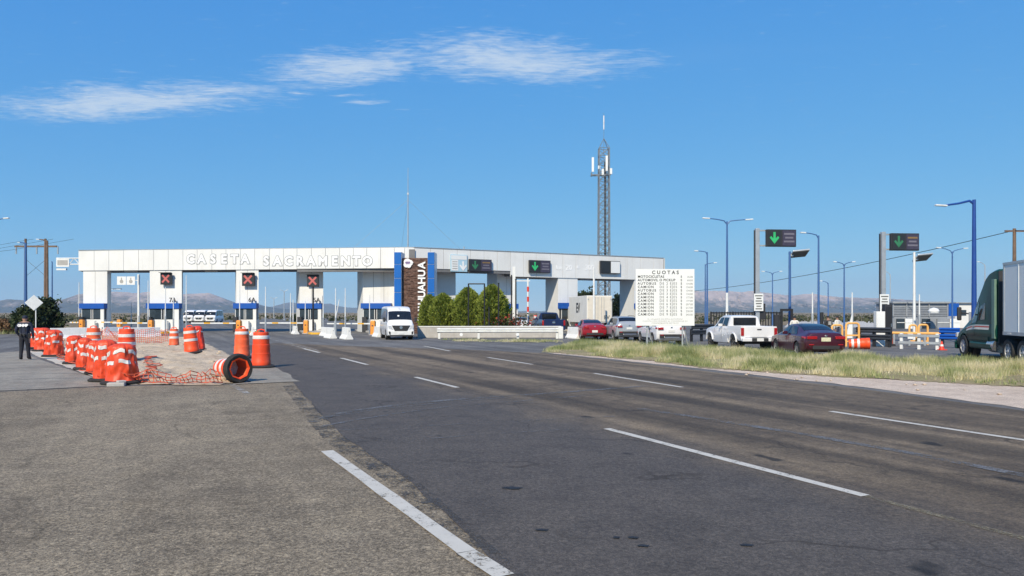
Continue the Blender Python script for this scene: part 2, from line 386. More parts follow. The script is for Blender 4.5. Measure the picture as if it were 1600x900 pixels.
def inside(p, poly):
    c = False; n = len(poly)
    for i in range(n):
        a, b = poly[i], poly[i-1]
        if (a[1] > p[1]) != (b[1] > p[1]) and p[0] < (b[0]-a[0])*(p[1]-a[1])/(b[1]-a[1])+a[0]: c = not c
    return c
def edge_d(p, poly):
    d = 1e9; p = Vector(p)
    for i in range(len(poly)):
        a = Vector(poly[i-1]); b = Vector(poly[i]); t = max(0, min(1, (p-a).dot(b-a)/max(1e-9, (b-a).length_squared)))
        d = min(d, (p-a-(b-a)*t).length)
    return d
def patch(name, poly, res, zf, mat, ragged=.15):
    xs = [p[0] for p in poly]; ys = [p[1] for p in poly]
    nx = int((max(xs)-min(xs))/res)+2; ny = int((max(ys)-min(ys))/res)+2
    idx = {}; vs = []; fs = []
    def vid(i, j):
        if (i, j) not in idx:
            x = min(xs)+i*res+random.uniform(-.2, .2)*res; y = min(ys)+j*res+random.uniform(-.2, .2)*res
            idx[i, j] = len(vs); vs.append((x, y, zf(x, y, edge_d((x, y), poly) if inside((x, y), poly) else 0)))
        return idx[i, j]
    for i in range(nx):
        for j in range(ny):
            c = (min(xs)+(i+.5)*res, min(ys)+(j+.5)*res)
            if inside((c[0]+mnoise.noise(Vector((c[0]*.8, c[1]*.8, 0)))*ragged, c[1]+mnoise.noise(Vector((c[0]*.8, c[1]*.8, 5)))*ragged), poly):
                fs.append((vid(i, j), vid(i+1, j), vid(i+1, j+1), vid(i, j+1)))
    me = bpy.data.meshes.new(name); me.from_pydata(vs, [], fs); me.materials.append(mat); me.shade_smooth()
    o = put(name, me); o['kind'] = 'structure'; return o

M['plain'] = soil('dry_plain', (.20, .155, .10), (.26, .21, .14), (.13, .135, .07), sc=.12, bump=.4)
M['dirt'] = soil('bare_dirt', (.50, .40, .29), (.62, .51, .38), (.33, .25, .17), sc=2.2, bump=.9, grain=.35)
M['gravel'] = soil('pinkish_gravel', (.55, .44, .35), (.68, .56, .45), (.45, .355, .28), sc=2.5, bump=.8, grain=.45)
M['verge'] = soil('verge_soil', (.32, .26, .16), (.25, .23, .12), (.38, .31, .20), sc=2.0, bump=.8)
M['road'] = asphalt('highway_asphalt', (.092, .070, .048), (.225, .172, .112), tracks=.75, blue=((.094, .081, .070), 7.2, 9.4), speck=.55, crack=.55, rough=.72, streak=.8, oil=.75)
M['apron'] = asphalt('weathered_asphalt', (.158, .128, .090), (.278, .229, .163), speck=.8, crack=.5, rough=.85, streak=.28)
M['plazapave'] = asphalt('plaza_asphalt', (.105, .100, .095), (.19, .182, .17), speck=.35, crack=.4, rough=.75, streak=.75)
M['slab'] = asphalt('concrete_lane', (.235, .212, .175), (.325, .298, .25), speck=.35, crack=.35, rough=.85, streak=.3)
M['edgeslab'] = asphalt('pale_concrete_edge', (.46, .425, .36), (.58, .54, .465), speck=.25, crack=.3, rough=.85, streak=.3)
M['line'] = paint_mat('white_road_paint', (.60, .565, .49), .50)
M['linefaint'] = paint_mat('worn_road_paint', (.42, .40, .36), .60)
M['yellowline'] = paint_mat('worn_yellow_edge', (.24, .20, .12), .60, 1.2)

sheet('ground', [(-8900, -480), (8900, -480), (8900, 9400), (-8900, 9400)], 0, M['plain'])
pave = [G(-260, 540), G(-60, 527), G(0, 522), G(90, 515), (-58, 100), (-95, 220), (-60, 240), (-20, 140), (6, 108), (60, 112), (75, 70), (75, 30), (40, 2), (22, -14), (-30, -14), (-40, 6)]
sheet('plaza_pavement', pave, .004, M['plazapave'])
LN = Vector((math.cos(LANE), math.sin(LANE))); LD = Vector((-math.sin(LANE), math.cos(LANE)))
def lane(off, t): p = LN*off+LD*t; return (p.x, p.y)
apron = [G(-300, 616), G(0, 612.5), G(60, 610), G(130, 606.5), G(190, 604), G(345, 602.5), G(470, 597), G(520, 640), G(620, 720), G(860, 900), lane(4.2, 0), lane(3.5, -12), (-22, -12)]
sheet('apron_road', apron, .008, M['apron'], jit=.05)
road = [lane(3.6, -14), lane(3.3, 0), G(800, 905), G(722, 832), G(645, 757), G(545, 690), G(494, 640), G(460, 600), G(430, 574), G(400, 552), G(380, 541), G(430, 536), G(560, 541.5), G(700, 545.5), G(850, 552), G(980, 566), G(1100, 580), G(1350, 608.5), G(1600, 643), G(1900, 700), lane(15.6, -14)]
sheet('highway_road', road, .012, M['road'], jit=.05, seg=.3)
sheet('concrete_lane', [G(-300, 614), G(0, 611.5), G(60, 609), G(130, 605.5), G(185, 602.5), G(150, 592), G(90, 572), G(48, 557), G(40, 548), G(0, 552), G(-200, 570)], .016, M['slab'])
sheet('concrete_kerb_edge', [G(187, 602.6), G(150, 591), G(95, 571), G(55, 556), G(44, 549), G(62, 549), G(80, 556), G(120, 569), G(165, 584), G(216, 602)], .020, M['edgeslab'], jit=.08)
sheet('concrete_corner_pad', [G(345, 602.3), G(392, 598), G(380, 588), G(395, 572), G(420, 570), G(440, 580), G(470, 597)], .020, M['slab'], jit=.08)
isl = [G(216, 602), G(300, 602.5), G(345, 602), G(378, 597), G(388, 580), G(372, 565), G(345, 548), G(322, 538), G(300, 528), G(240, 525), G(170, 526), G(95, 530), G(72, 536), G(66, 546), G(86, 556), G(125, 569), G(168, 584)]
patch('dirt_island', isl, .13, lambda x, y, e: .022+min(e, .8)*(.07+.15*mnoise.fractal(Vector((x*.9, y*.9, 1)), 1, 2, 4)+.09*mnoise.noise(Vector((x*4, y*4, 2)))), M['dirt'])
grav = [G(850, 551), G(980, 564), G(1100, 577), G(1350, 605), G(1600, 639), G(1900, 694), G(2100, 640), G(1600, 600), G(1450, 592), G(1300, 584), G(1100, 571), G(1000, 560), G(900, 547)]
sheet('gravel_shoulder', grav, .0085, M['gravel'], jit=.25)
verge = [G(846, 550), G(1000, 563), G(1100, 575), G(1200, 583), G(1300, 589), G(1450, 597), G(1600, 606), G(1900, 620), G(1900, 588), G(1600, 574), G(1450, 567), G(1350, 563), G(1250, 558), G(1150, 551.5), G(1050, 544.5), G(950, 540.5), G(880, 539)]
patch('grass_verge', verge, .22, lambda x, y, e: .014+min(e, .7)*.12+.03*mnoise.noise(Vector((x*2, y*2, 4)))*min(1, e*2), M['verge'], ragged=.35)
# painted lines
dash = [((511, 706), (729, 865), .17, 0), ((729, 865.5), (788, 903), .17, 0), ((948, 671), (1352, 777), .14, 0), ((1298, 644), (1660, 698), .14, 0), ((649, 590), (715, 606.5), .15, 0), ((533, 560), (574, 570.5), .16, 0),
        ((762, 559), (832, 570), .16, 0), ((928, 584), (1066, 606), .14, 0), ((474, 545), (499, 551.5), .17, 0), ((362, 601), (388, 617), .16, 1), ((662, 541), (703, 549), .17, 0), ((1352, 777), (1900, 925), .10, 2),
        ((420, 529), (476, 545), .14, 1), ((448, 535), (497, 548), .13, 1), ((530, 536), (560, 541), .15, 1), ((600, 541), (640, 547), .14, 1)]
for a, b, wd, k in dash:
    p = Vector(G(*a)); q = Vector(G(*b)); n = Vector((-(q-p).y, (q-p).x)).normalized()*wd/2
    sheet('lane_marking', [tuple(p-n), tuple(p+n), tuple(q+n), tuple(q-n)], .018, [M['line'], M['linefaint'], M['yellowline']][k], jit=.012, seg=.25)
def ribbon(name, pts, wd, mat, z=.020):
    pts = [Vector(G(*p)) for p in pts]; L = []; R = []
    # smooth the polyline
    sm = []
    for i in range(len(pts)-1):
        p0 = pts[max(i-1, 0)]; p1 = pts[i]; p2 = pts[i+1]; p3 = pts[min(i+2, len(pts)-1)]
        for k in range(8):
            t = k/8; sm.append(.5*((2*p1)+(p2-p0)*t+(2*p0-5*p1+4*p2-p3)*t*t+(3*p1-p0-3*p2+p3)*t**3))
    sm.append(pts[-1]); vs = []; fs = []
    for i, p in enumerate(sm):
        t = sm[min(i+1, len(sm)-1)]-sm[max(i-1, 0)]; n = Vector((-t.y, t.x)).normalized()*wd/2
        vs += [(*(p-n), z), (*(p+n), z)]
        if i: fs.append((2*i-2, 2*i, 2*i+1, 2*i-1))
    me = bpy.data.meshes.new(name); me.from_pydata(vs, [], fs); me.materials.append(mat); o = put(name, me); o['kind'] = 'structure'
M['fringe'] = paint_mat('dark_asphalt_fringe', (.075, .066, .055), .63, 2.6)
ribbon('asphalt_fringe', [(812, 930), (700, 822), (622, 750), (528, 690), (484, 642), (452, 603)], .34, M['fringe'], .0145)
M['scuff'] = paint_mat('pale_tyre_scuff', (.17, .165, .16), .60, 1.5)
for pts, wd in (([(486, 661), (540, 646), (640, 632), (760, 622), (880, 614), (1010, 604)], .20), ([(500, 668), (590, 652), (690, 638), (800, 629), (930, 618)], .10),
                ([(505, 655), (600, 640), (720, 628), (850, 618)], .06), ([(520, 674), (640, 668), (800, 660), (960, 652)], .05), ([(640, 690), (760, 680), (900, 672)], .05),
                ([(1000, 640), (1180, 668), (1400, 706), (1650, 755)], .2)):
    ribbon('tyre_scuff', pts, wd, M['scuff'])
M['slabjoint'] = paint_mat('slab_joint_line', (.12, .115, .105), .50, 4)
for pts, wd in (([(0, 578), (60, 574), (110, 576)], .05), ([(0, 596), (80, 592), (160, 594)], .05), ([(-20, 564), (40, 563), (75, 564)], .06), ([(0, 587), (70, 584.5), (130, 585)], .03)): ribbon('slab_joint', pts, wd, M['slabjoint'], .0185)
M['oilspot'] = paint_mat('oil_stain', (.02, .02, .02), .50, 9)
for px, py, rx, ry in ((800, 765, .12, .06), (1005, 856, .05, .03), (963, 843, .03, .03), (990, 843, .05, .03), (847, 831, .06, .03), (1167, 855, .06, .03)):
    c = G(px, py); sheet('oil_stain', [(c[0]+rx*math.cos(t*.5236)*(1+.2*math.sin(t*2.7)), c[1]+ry*math.sin(t*.5236)*(1+.25*math.cos(t*1.9))) for t in range(12)], .020, M['oilspot'])

# mountains
def rockmat(name, ca, cb, cc):
    mt = bpy.data.materials.new(name); mt.use_nodes = True; t = NT(mt.node_tree)
    g = t.n('ShaderNodeNewGeometry'); pos = g.outputs['Position']; nz = t.n('ShaderNodeSeparateXYZ', i0=g.outputs['Normal']).outputs[2]
    n1 = t.noise(t.n('ShaderNodeMapping', Vector=pos, Scale=(1, 1, 2.5)).outputs[0], .006, 7, .7)
    hz_ = t.n('ShaderNodeSeparateXYZ', i0=pos).outputs[2]
    n2 = t.noise(t.n('ShaderNodeMapping', Vector=pos, Scale=(1, 1, .25)).outputs[0], .014, 5, .7)
    f = t.math('SUBTRACT', t.math('ADD', t.math('DIVIDE', hz_, 150.0), t.math('MULTIPLY', t.math('ADD', n1, n2), 1.3)), 1.3)
    f = t.math('ADD', f, t.math('SUBTRACT', .9, nz))
    c = t.mix(t.step(f, .15, .85), cb, ca); c = t.mix(t.math('MULTIPLY', t.step(t.noise(pos, .02, 6, .75), .52, .66), .6), c, cc)
    out(t, t.n('ShaderNodeBsdfPrincipled', Base_Color=c, Roughness=1.0)); return mt
M['rock'] = rockmat('mountain_rock', (.44, .35, .31), (.055, .068, .062), (.12, .11, .105))  # rock and scrub tones, spread apart to carry the relief's light and dark
M['rock2'] = rockmat('far_mountain_rock', (.17, .14, .12), (.10, .10, .07), (.12, .11, .085))
def ridge(name, D, depth, prof, cols, rows, mat, seed, cliff=.35, gul=1.0):
    px = [p[0] for p in prof]; hz = [H+(HY-p[1])/F*D for p in prof]
    X0 = (px[0]-800)/F*D; X1 = (px[-1]-800)/F*D
    vs = []; fs = []
    for i in range(cols+1):
        X = X0+(X1-X0)*i/cols; q = X/D*F+800; hr = float(np.interp(q, px, hz))
        endf = min(1, min(i, cols-i)/(cols*.06)+.0)
        hr = hr*endf + 4*mnoise.fractal(Vector((X*.012, seed, 0)), 1, 2, 4)*endf
        for j in range(rows+3):
            t = j/rows
            if j > rows: z = hr*(.7 if j == rows+1 else -.02); Y = D+(j-rows)*250; vs.append((X, Y, z)); continue
            s = (t/(1-cliff))**1.5*.52 if t < 1-cliff else .52+.48*((t-(1-cliff))/cliff)**.75
            gu = mnoise.fractal(Vector((X*.0045+t*.8, t*1.2+seed, seed*3)), .9, 2.1, 5)
            g2 = abs(mnoise.noise(Vector((X*.011+2*mnoise.noise(Vector((X*.002, t*2, 3))), t*1.6, seed+9))))
            g3 = abs(mnoise.noise(Vector((X*.032+3*mnoise.noise(Vector((X*.006, t*3, 5))), t*2.2, seed+4))))
            Y = D-depth*(1-t)+((gu*.45+(.4-g2)*.8)*(1-t*.8)+(.3-g3)*.40*(1-t*.5))*depth*.42*gul*min(1, t*3)
            z = hr*s*(1+(gu*.40-g2*.45)*gul*(1-t)**.7*min(1, t*4))
            vs.append((X+40*gu*(1-t), Y, z-1 if j else -3))
    R = rows+3
    fs = [(i*R+j, (i+1)*R+j, (i+1)*R+j+1, i*R+j+1) for i in range(cols) for j in range(R-1)]
    me = bpy.data.meshes.new(name); me.from_pydata(vs, [], fs); me.materials.append(mat); me.shade_smooth(); fixn(me)
    me.set_sharp_from_angle(angle=math.radians(28))
    o = put(name, me); o['kind'] = 'structure'; return o
ridge('mountain_west', 4600, 620, [(-330, 484), (-250, 474), (0, 469), (12, 467), (35, 468.5), (70, 468.5), (100, 467), (112, 463), (122, 459.5), (140, 458), (172, 455), (190, 456), (215, 457.5), (234, 456), (262, 459), (290, 459), (312, 457.5), (327, 458), (338, 462), (350, 469), (360, 474), (385, 475.5), (404, 477), (430, 481), (470, 485), (520, 488)], 330, 46, M['rock'], 3.3)
ridge('mountain_far', 7600, 1300, [(330, 486), (380, 478), (404, 475), (418, 479), (432, 478.5), (445, 473), (455, 472), (466, 474), (490, 476), (506, 474.5), (516, 474.2), (526, 477.5), (545, 480.5), (590, 480), (620, 481.5), (700, 485), (800, 486), (900, 485.5), (980, 480), (1030, 476)], 240, 24, M['rock2'], 8.1, gul=.6)
ridge('mountain_east', 5200, 640, [(930, 486), (985, 466), (1040, 457), (1085, 455), (1110, 454.5), (1136, 454.5), (1160, 456), (1180, 454.5), (1195, 456.5), (1240, 461.5), (1256, 459.5), (1272, 459), (1290, 462), (1330, 464.5), (1360, 465), (1390, 466.5), (1420, 468.5), (1455, 472), (1490, 477.5), (1520, 481), (1600, 484), (1750, 487)], 380, 50, M['rock'], 5.7)

def leaves_np(centers, size, rngs, stretch=(1, 1, 1)):
    n = len(centers); v = rngs.normal(size=(n, 3)); v /= np.linalg.norm(v, axis=1)[:, None]
    u = np.cross(v, rngs.normal(size=(n, 3))); u /= np.linalg.norm(u, axis=1)[:, None]
    s = size*rngs.uniform(.6, 1.35, (n, 1))
    a = centers-u*s*.5; b = centers+v*s*.38; c = centers+u*s*.6; d = centers-v*s*.38
    V = np.stack([a, b, c, d], 1).reshape(-1, 3); Fc = np.arange(n*4).reshape(n, 4)
    return V, Fc
def np_mesh(name, V, Fc, mat):
    me = bpy.data.meshes.new(name); me.vertices.add(len(V)); me.vertices.foreach_set('co', V.astype(np.float32).ravel())
    k = Fc.shape[1]; me.loops.add(Fc.size); me.loops.foreach_set('vertex_index', Fc.astype(np.int32).ravel())
    me.polygons.add(len(Fc)); me.polygons.foreach_set('loop_start', np.arange(0, Fc.size, k, dtype=np.int32))
    me.update(calc_edges=True); me.materials.append(mat); return me
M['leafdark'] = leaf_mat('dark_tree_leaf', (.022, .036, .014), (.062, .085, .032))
M['thuja'] = leaf_mat('cypress_leaf', (.12, .17, .018), (.38, .43, .09), sc=2.0)
M['scrubleaf'] = leaf_mat('scrub_leaf', (.05, .062, .028), (.11, .11, .055), sc=.3)
M['redweed'] = leaf_mat('reddish_weed', (.14, .075, .04), (.24, .15, .07))
# low scrub over the far plain (reads as one mass)
cs = []
for k in range(2600):
    Y = 130*math.exp(rng.uniform(0, 2.2)); X = rng.uniform(-1.1, 1.1)*Y
    if -60 < X < 62 and Y < 150: continue
    r = rng.uniform(.5, 1.4); m_ = 9 if Y < 400 else 4
    q = rng.normal(size=(m_, 3))*[r*.7, r*.7, r*.28]; q[:, 2] = np.abs(q[:, 2])+.1; cs.append(q+[X, Y, 0])
cs = np.concatenate(cs); V, Fc = leaves_np(cs, .75, rng)
tag(put('far_scrub', np_mesh('far_scrub', V, Fc, M['scrubleaf'])), 'low green scrub scattered over the far plain', 'scrub', kind='stuff')

# ================================================================== TOLL PLAZA
A2 = Vector((-9.7, 70)); LE = Vector((-43.35, 73.7)); RE = Vector((17.45, 84.2))
VD = Vector((-.375, .927)).normalized()                   # direction of the toll lanes
UL = (A2-LE).normalized(); UR = (RE-A2).normalized()
NL = Vector((UL.y, -UL.x)); NR = Vector((UR.y, -UR.x))    # outward (towards the camera)
def onw(px):
    a, u = (LE, UL) if px < 648 else (A2, UR)
    k = (px-800)/F; t = (k*a.y-a.x)/(u.x-k*u.y); return a+u*t
plaza = thing('toll_plaza', 'long white toll plaza canopy across the lanes, bent at the brown stone pylon', 'toll plaza', (A2.x, A2.y, 0))
def T(p): return (p[0]-A2.x, p[1]-A2.y)
def zat(px, py): return H-(py-HY)/F*onw(px).y
seamsL = [123, 147, 170, 193, 216.5, 240, 262.8, 285.8, 308, 331, 353, 375.5, 398, 421, 442.8, 464, 486.5, 508.6, 530.4, 552, 573, 594.5, 616, 632, 648]
seamsR = [648.2, 672.7, 693, 714.5, 735.6, 756.5, 777, 797.6, 818, 838, 860, 879.5, 900, 920.7, 941, 961, 981, 1001, 1021, 1037]
ZT, ZB1, ZB2, ZB3 = 8.12, 6.12, 6.16, 5.60
def panel(p, q, n, z0, z1):
    u = (q-p).normalized(); p2 = p+u*.015; q2 = q-u*.015; b = -n*.10
    MB().prism([T(p2), T(q2), T(q2+b), T(p2+b)], z0, z1).build('fascia_panel', M['white'], plaza, bevel=.01)
for S, n in ((seamsL, NL), (seamsR, NR)):
    for a, b in zip(S[:-1], S[1:]):
        z0 = ZB1 if b <= 464.5 else (ZB2 if b < 800 else ZB3)
        panel(onw(a), onw(b), n, z0, ZT)
    # thin coping along the top
    p, q = onw(S[0]), onw(S[-1]); MB().prism([T(p+n*.05), T(q+n*.05), T(q-n*.3), T(p-n*.3)], ZT+.005, ZT+.07).build('coping', M['grey_edge'], plaza)
def block(a, b, n, z0, z1, d0, d1, name, mat):
    p, q = onw(a), onw(b); MB().prism([T(p-n*.115 if d0 == 0 else p+VD*d0), T(q-n*.115 if d0 == 0 else q+VD*d0), T(q+VD*d1), T(p+VD*d1)], z0, z1).build(name, mat, plaza)
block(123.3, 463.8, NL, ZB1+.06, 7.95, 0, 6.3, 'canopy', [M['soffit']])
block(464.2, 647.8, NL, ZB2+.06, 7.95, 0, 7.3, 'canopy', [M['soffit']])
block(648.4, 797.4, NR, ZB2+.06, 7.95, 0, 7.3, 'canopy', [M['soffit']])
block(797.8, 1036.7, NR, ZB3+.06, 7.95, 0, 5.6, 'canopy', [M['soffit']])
# dark lip under the projecting middle part
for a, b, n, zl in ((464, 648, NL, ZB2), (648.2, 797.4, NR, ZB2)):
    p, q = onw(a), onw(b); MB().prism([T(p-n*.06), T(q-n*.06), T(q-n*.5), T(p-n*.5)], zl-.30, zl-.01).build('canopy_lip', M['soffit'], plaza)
# end returns
for e, u, zb in ((LE, -UL, ZB1), (RE, UR, ZB3)):
    MB().prism([T(e+u*.01), T(e+u*.06), T(e+u*.06+VD*5.5), T(e+u*.01+VD*5.5)], zb, ZT).build('end_panel', M['white'], plaza)
cols = [(130, 167.5, 0.12, 3.2, ZB1), (234, 284, .12, 3.2, ZB1), (369, 404, .12, 3.2, ZB1), (468, 505, 2.1, 5.2, ZB2-.0), (777, 806, 2.1, 5.2, ZB2), (872, 902.5, .12, 3.3, ZB3), (991, 1024, .12, 3.3, ZB3)]
for a, b, d0, d1, zt in cols:
    p, q = onw(a), onw(b); ps = p+VD*d0; qs = q+VD*d0
    # keep the photo's apparent width although set back
    fac = ps.y/p.y; ps = Vector(((a-800)/F*ps.y, ps.y)); qs = Vector(((b-800)/F*qs.y, qs.y))
    MB().prism([T(ps), T(qs), T(qs+VD*(d1-d0)), T(ps+VD*(d1-d0))], 0, zt+.05).build('pillar', M['white'], plaza)
    mid = [ps.lerp(qs, .5)]
    MB().prism([T(ps.lerp(qs, .495)-NL*-.012), T(ps.lerp(qs, .505)-NL*-.012), T(ps.lerp(qs, .505)), T(ps.lerp(qs, .495))], 2.9, zt).build('panel_joint', M['joint'], plaza)
c0 = onw(567)+VD*2.1; c0 = Vector(((567-800)/F*c0.y, c0.y)); c1 = A2+VD*2.1; c2 = onw(712)+VD*2.1; c2 = Vector(((712-800)/F*c2.y, c2.y))
MB().prism([T(c0), T(c1), T(c2), T(c2+VD*3), T(c1+VD*3), T(c0+VD*3)], 0, ZB2+.05).build('core_wall', M['white'], plaza)
for k in (.25, .5, .75):
    p = c0.lerp(c1, k); MB().prism([T(p+NL*.01), T(p+UL*.035+NL*.01), T(p+UL*.035), T(p)], 3.0, 6.1).build('panel_joint', M['joint'], plaza)
# soffit lamps
for px in (200, 330, 436, 540, 735, 830, 935):
    p = onw(px)+VD*3.0; zz = (ZB1 if px < 464 else ZB2 if px < 800 else ZB3)+.02
    MB().box((*T(p), zz-.0), (1.2, .3, .09), rz=.1).build('soffit_lamp', M['signwhite'], plaza)
M['letback'] = pm('grey_letter_outline', (.34, .355, .37), .6)
# raised letters on the fascia
al = math.atan2(UL.y, UL.x); ar = math.atan2(UR.y, UR.x)
word = [('C', 298), ('A', 315), ('S', 333), ('E', 350), ('T', 366.5), ('A', 383), ('S', 416), ('A', 433.5), ('C', 451), ('R', 468.5), ('A', 486), ('M', 504.5), ('E', 523), ('N', 540), ('T', 557), ('O', 574)]
for ch, px in word:
    p = onw(px)+NL*.012
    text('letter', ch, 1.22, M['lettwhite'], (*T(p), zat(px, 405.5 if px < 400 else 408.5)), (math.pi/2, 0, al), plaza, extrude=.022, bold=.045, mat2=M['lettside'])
    text('letter_back', ch, 1.22, M['letback'], (*T(p-NL*.004), zat(px, 405.5 if px < 400 else 408.5)), (math.pi/2, 0, al), plaza, extrude=.008, bold=.105)
for tx, px, sz in (('km', 874, .62), ('20', 889, .8), ('+', 903, .7), ('300', 921.5, .8)):
    p = onw(px)+NR*.012; text('letter', tx, sz, M['lettwhite'], (*T(p), zat(px, 418.5)), (math.pi/2, 0, ar), plaza, extrude=.012, bold=.012)
# roof vents and mast stubs
for px in (728, 910):
    p = onw(px)+VD*.6; MB().cyl((*T(p), 7.95), (*T(p), 8.5), .05, n=6).build('roof_stub', M['polegrey'], plaza)

# pylon -------------------------------------------------------------
def stone_clad():
    mt = bpy.data.materials.new('stacked_stone'); mt.use_nodes = True; t = NT(mt.node_tree)
    co = t.n('ShaderNodeTexCoord').outputs['Object']
    mp = t.n('ShaderNodeCombineXYZ', X=t.n('ShaderNodeSeparateXYZ', i0=co).outputs[0], Y=t.n('ShaderNodeSeparateXYZ', i0=co).outputs[2]).outputs[0]
    br = t.n('ShaderNodeTexBrick', Vector=mp, Color1=(.115, .058, .042, 1), Color2=(.20, .105, .075, 1), Mortar=(.035, .022, .018, 1), Scale=1.0, Mortar_Size=.006, Brick_Width=.32, Row_Height=.085, Bias=-.2)
    c = t.mix(t.step(t.noise(co, 4.5, 5, .7), .40, .68), br.outputs[0], (.24, .15, .115))
    c = t.mix(t.step(t.noise(t.n('ShaderNodeMapping', Vector=mp, Scale=(3, 11.7, 1)).outputs[0], 1, 1), .55, .7), c, (.085, .045, .035))
    b = t.n('ShaderNodeBsdfPrincipled', Base_Color=c, Roughness=.85, Normal=t.n('ShaderNodeBump', Strength=.9, Distance=.04, Height=t.math('ADD', t.math('MULTIPLY', br.outputs[1], -1.0), t.noise(co, 9, 4, .7))).outputs[0])
    out(t, b); return mt
M['stone_clad'] = stone_clad()
PY = 67.6
def px2(px, Y=PY): return (px-800)/F*Y
pyl = thing('sign_pylon', 'brown stone sign pylon between two blue towers reading CHIHUAHUA upwards', 'sign pylon', (px2(648), PY, 0))
def lx(px): return px2(px)-px2(648)
ztop = H+(HY-394)/F*PY; zst = H+(HY-403)/F*PY
MB().box(((lx(629)+lx(668))/2, .85, zst/2), (lx(668)-lx(629), 1.6, zst)).build('stone_slab', M['stone_clad'], pyl)
# stone courses standing proud of the slab
for k in range(150):
    wv = random.uniform(.22, .55); xx = random.uniform(lx(629)+wv/2, lx(668)-wv/2); zz = round(random.uniform(.2, zst-.1)/.085)*.085
    if k < 110: MB().box((xx, .045-.012-random.uniform(0, .03), zz), (wv, .05, .075)).build('stone', M['stone_clad'], pyl)
for a, b in ((617, 628), (669, 679.5)):
    tw = MB().box(((lx(a)+lx(b))/2, .75, ztop/2), (lx(b)-lx(a), 2.3, ztop)).build('tower', M['white'], pyl)
    jz = [0.05, H+(HY-479)/F*PY, H+(HY-457)/F*PY, H+(HY-435)/F*PY, H+(HY-413.4)/F*PY, ztop-.02]
    for z0, z1 in zip(jz[:-1], jz[1:]):
        MB().box(((lx(a)+lx(b))/2, -.42, (z0+z1)/2), (lx(b)-lx(a)-.02, .05, z1-z0-.05)).build('blue_panel', M['blue'], tw)
        if a > 660: pass
zc_ = H+(HY-411)/F*PY
for k, ch in enumerate('CHIHUAHUA'[::-1]):
    yy = [414.5, 427, 438.5, 449.5, 460, 471, 480, 488.5, 500][k]
    text('letter', ch, .92, M['lettwhite'], (lx(659.5), -.06, H+(HY-yy)/F*PY), (math.pi/2, -math.pi/2, 0), pyl, extrude=.04, bold=.030)
lg = MB()
for cx, cz, r in ((-.05, .1, .30), (.22, .02, .27), (-.12, -.16, .25), (.12, -.22, .22), (.02, .22, .2)):
    lg.cyl((lx(637)+cx, -.02, zc_+cz), (lx(637)+cx, -.075-random.uniform(0, .01), zc_+cz), r, n=18)
lgo = lg.build('emblem', M['lettwhite'], pyl)
MB().front([(lx(641), zc_-.05), (lx(647), zc_+.02), (lx(641.5), zc_+.1)], -.1, -.03).build('emblem_tip', M['lettwhite'], lgo)
for dz, w_ in ((.10, .42), (.02, .5), (-.07, .36)):
    MB().box((lx(637)+.02, -.1, zc_+dz), (w_, .012, .05)).build('emblem_print', M['purple'], lgo)

# toll booths, one under each pillar --------------------------------------------------
def booth(a, b, d0, label, num=None, zb=(2.32, 2.84)):
    p = onw(a)+VD*d0; q = onw(b)+VD*d0
    p = Vector(((a-800)/F*p.y, p.y)); q = Vector(((b-800)/F*q.y, q.y)); u = (q-p).normalized(); n = Vector((u.y, -u.x)); wd = (q-p).length; org = p.lerp(q, .5)
    o = thing('toll_booth', label, 'toll booth', (org.x, org.y, 0), math.atan2(u.y, u.x), 'toll booths under the canopy pillars')
    # local frame: x along the front, -y towards the camera
    MB().box((0, -.22, .62), (wd*.94, .38, 1.24)).build('wall', M['wallwhite'], o, bevel=.01)
    MB().box((0, -.22, 1.78), (wd*.90, .34, 1.06)).build('cabin', M['housing'], o)
    ww = wd*.36
    for sx in (-.24, .22):
        g = MB().box((sx*wd, -.41, 1.78), (ww, .03, .92)).build('window', M['boothglass'], o)
        MB().box((sx*wd-ww/2-.03, -.42, 1.78), (.05, .06, 1.0)).box((sx*wd+ww/2+.03, -.42, 1.78), (.05, .06, 1.0)).build('frame', M['polewhite'], g)
    MB().box((wd*.42, -.43, 1.3), (wd*.14, .1, 2.0)).build('door_post', M['wallwhite'], o)
    MB().box((0, -.30, (zb[0]+zb[1])/2), (wd*1.03, .56, zb[1]-zb[0])).build('awning', M['bandblue'], o)
    MB().box((-wd*.36, -.75, .75), (.42, .32, 1.5)).build('toll_machine', M['housing'], o)
    MB().box((wd*.12, -.72, .55), (.5, .3, 1.1)).build('toll_machine', M['wallwhite'], o)
    if num: text('lane_number', num, .62, M['print'], (wd*.28, -.36, zb[1]+.30), (math.pi/2, 0, 0), o, extrude=.03, bold=.01)
    return o
booth(130, 167.5, .12, 'leftmost toll booth with blue band, under the outermost left pillar')
booth(234, 284, .12, 'toll booth with blue band numbered 7A, widest pillar of the left lanes', '7A')
booth(369, 404, .12, 'toll booth with blue band numbered 6A, right of the distant white lorries', '6A')
booth(468, 505, 2.1, 'toll booth with blue band numbered 5A, behind the black signal post', '5A')
booth(567, 612, 2.1, 'toll booth with blue band just left of the stone pylon')
booth(777, 806, 2.1, 'toll booth behind the right end of the clipped cypresses')
booth(872, 902.5, .12, 'toll booth with blue band behind the blue pickup', zb=(2.35, 2.95))
booth(991, 1024, .12, 'rightmost toll booth, mostly hidden behind the tariff board', zb=(2.35, 2.95))

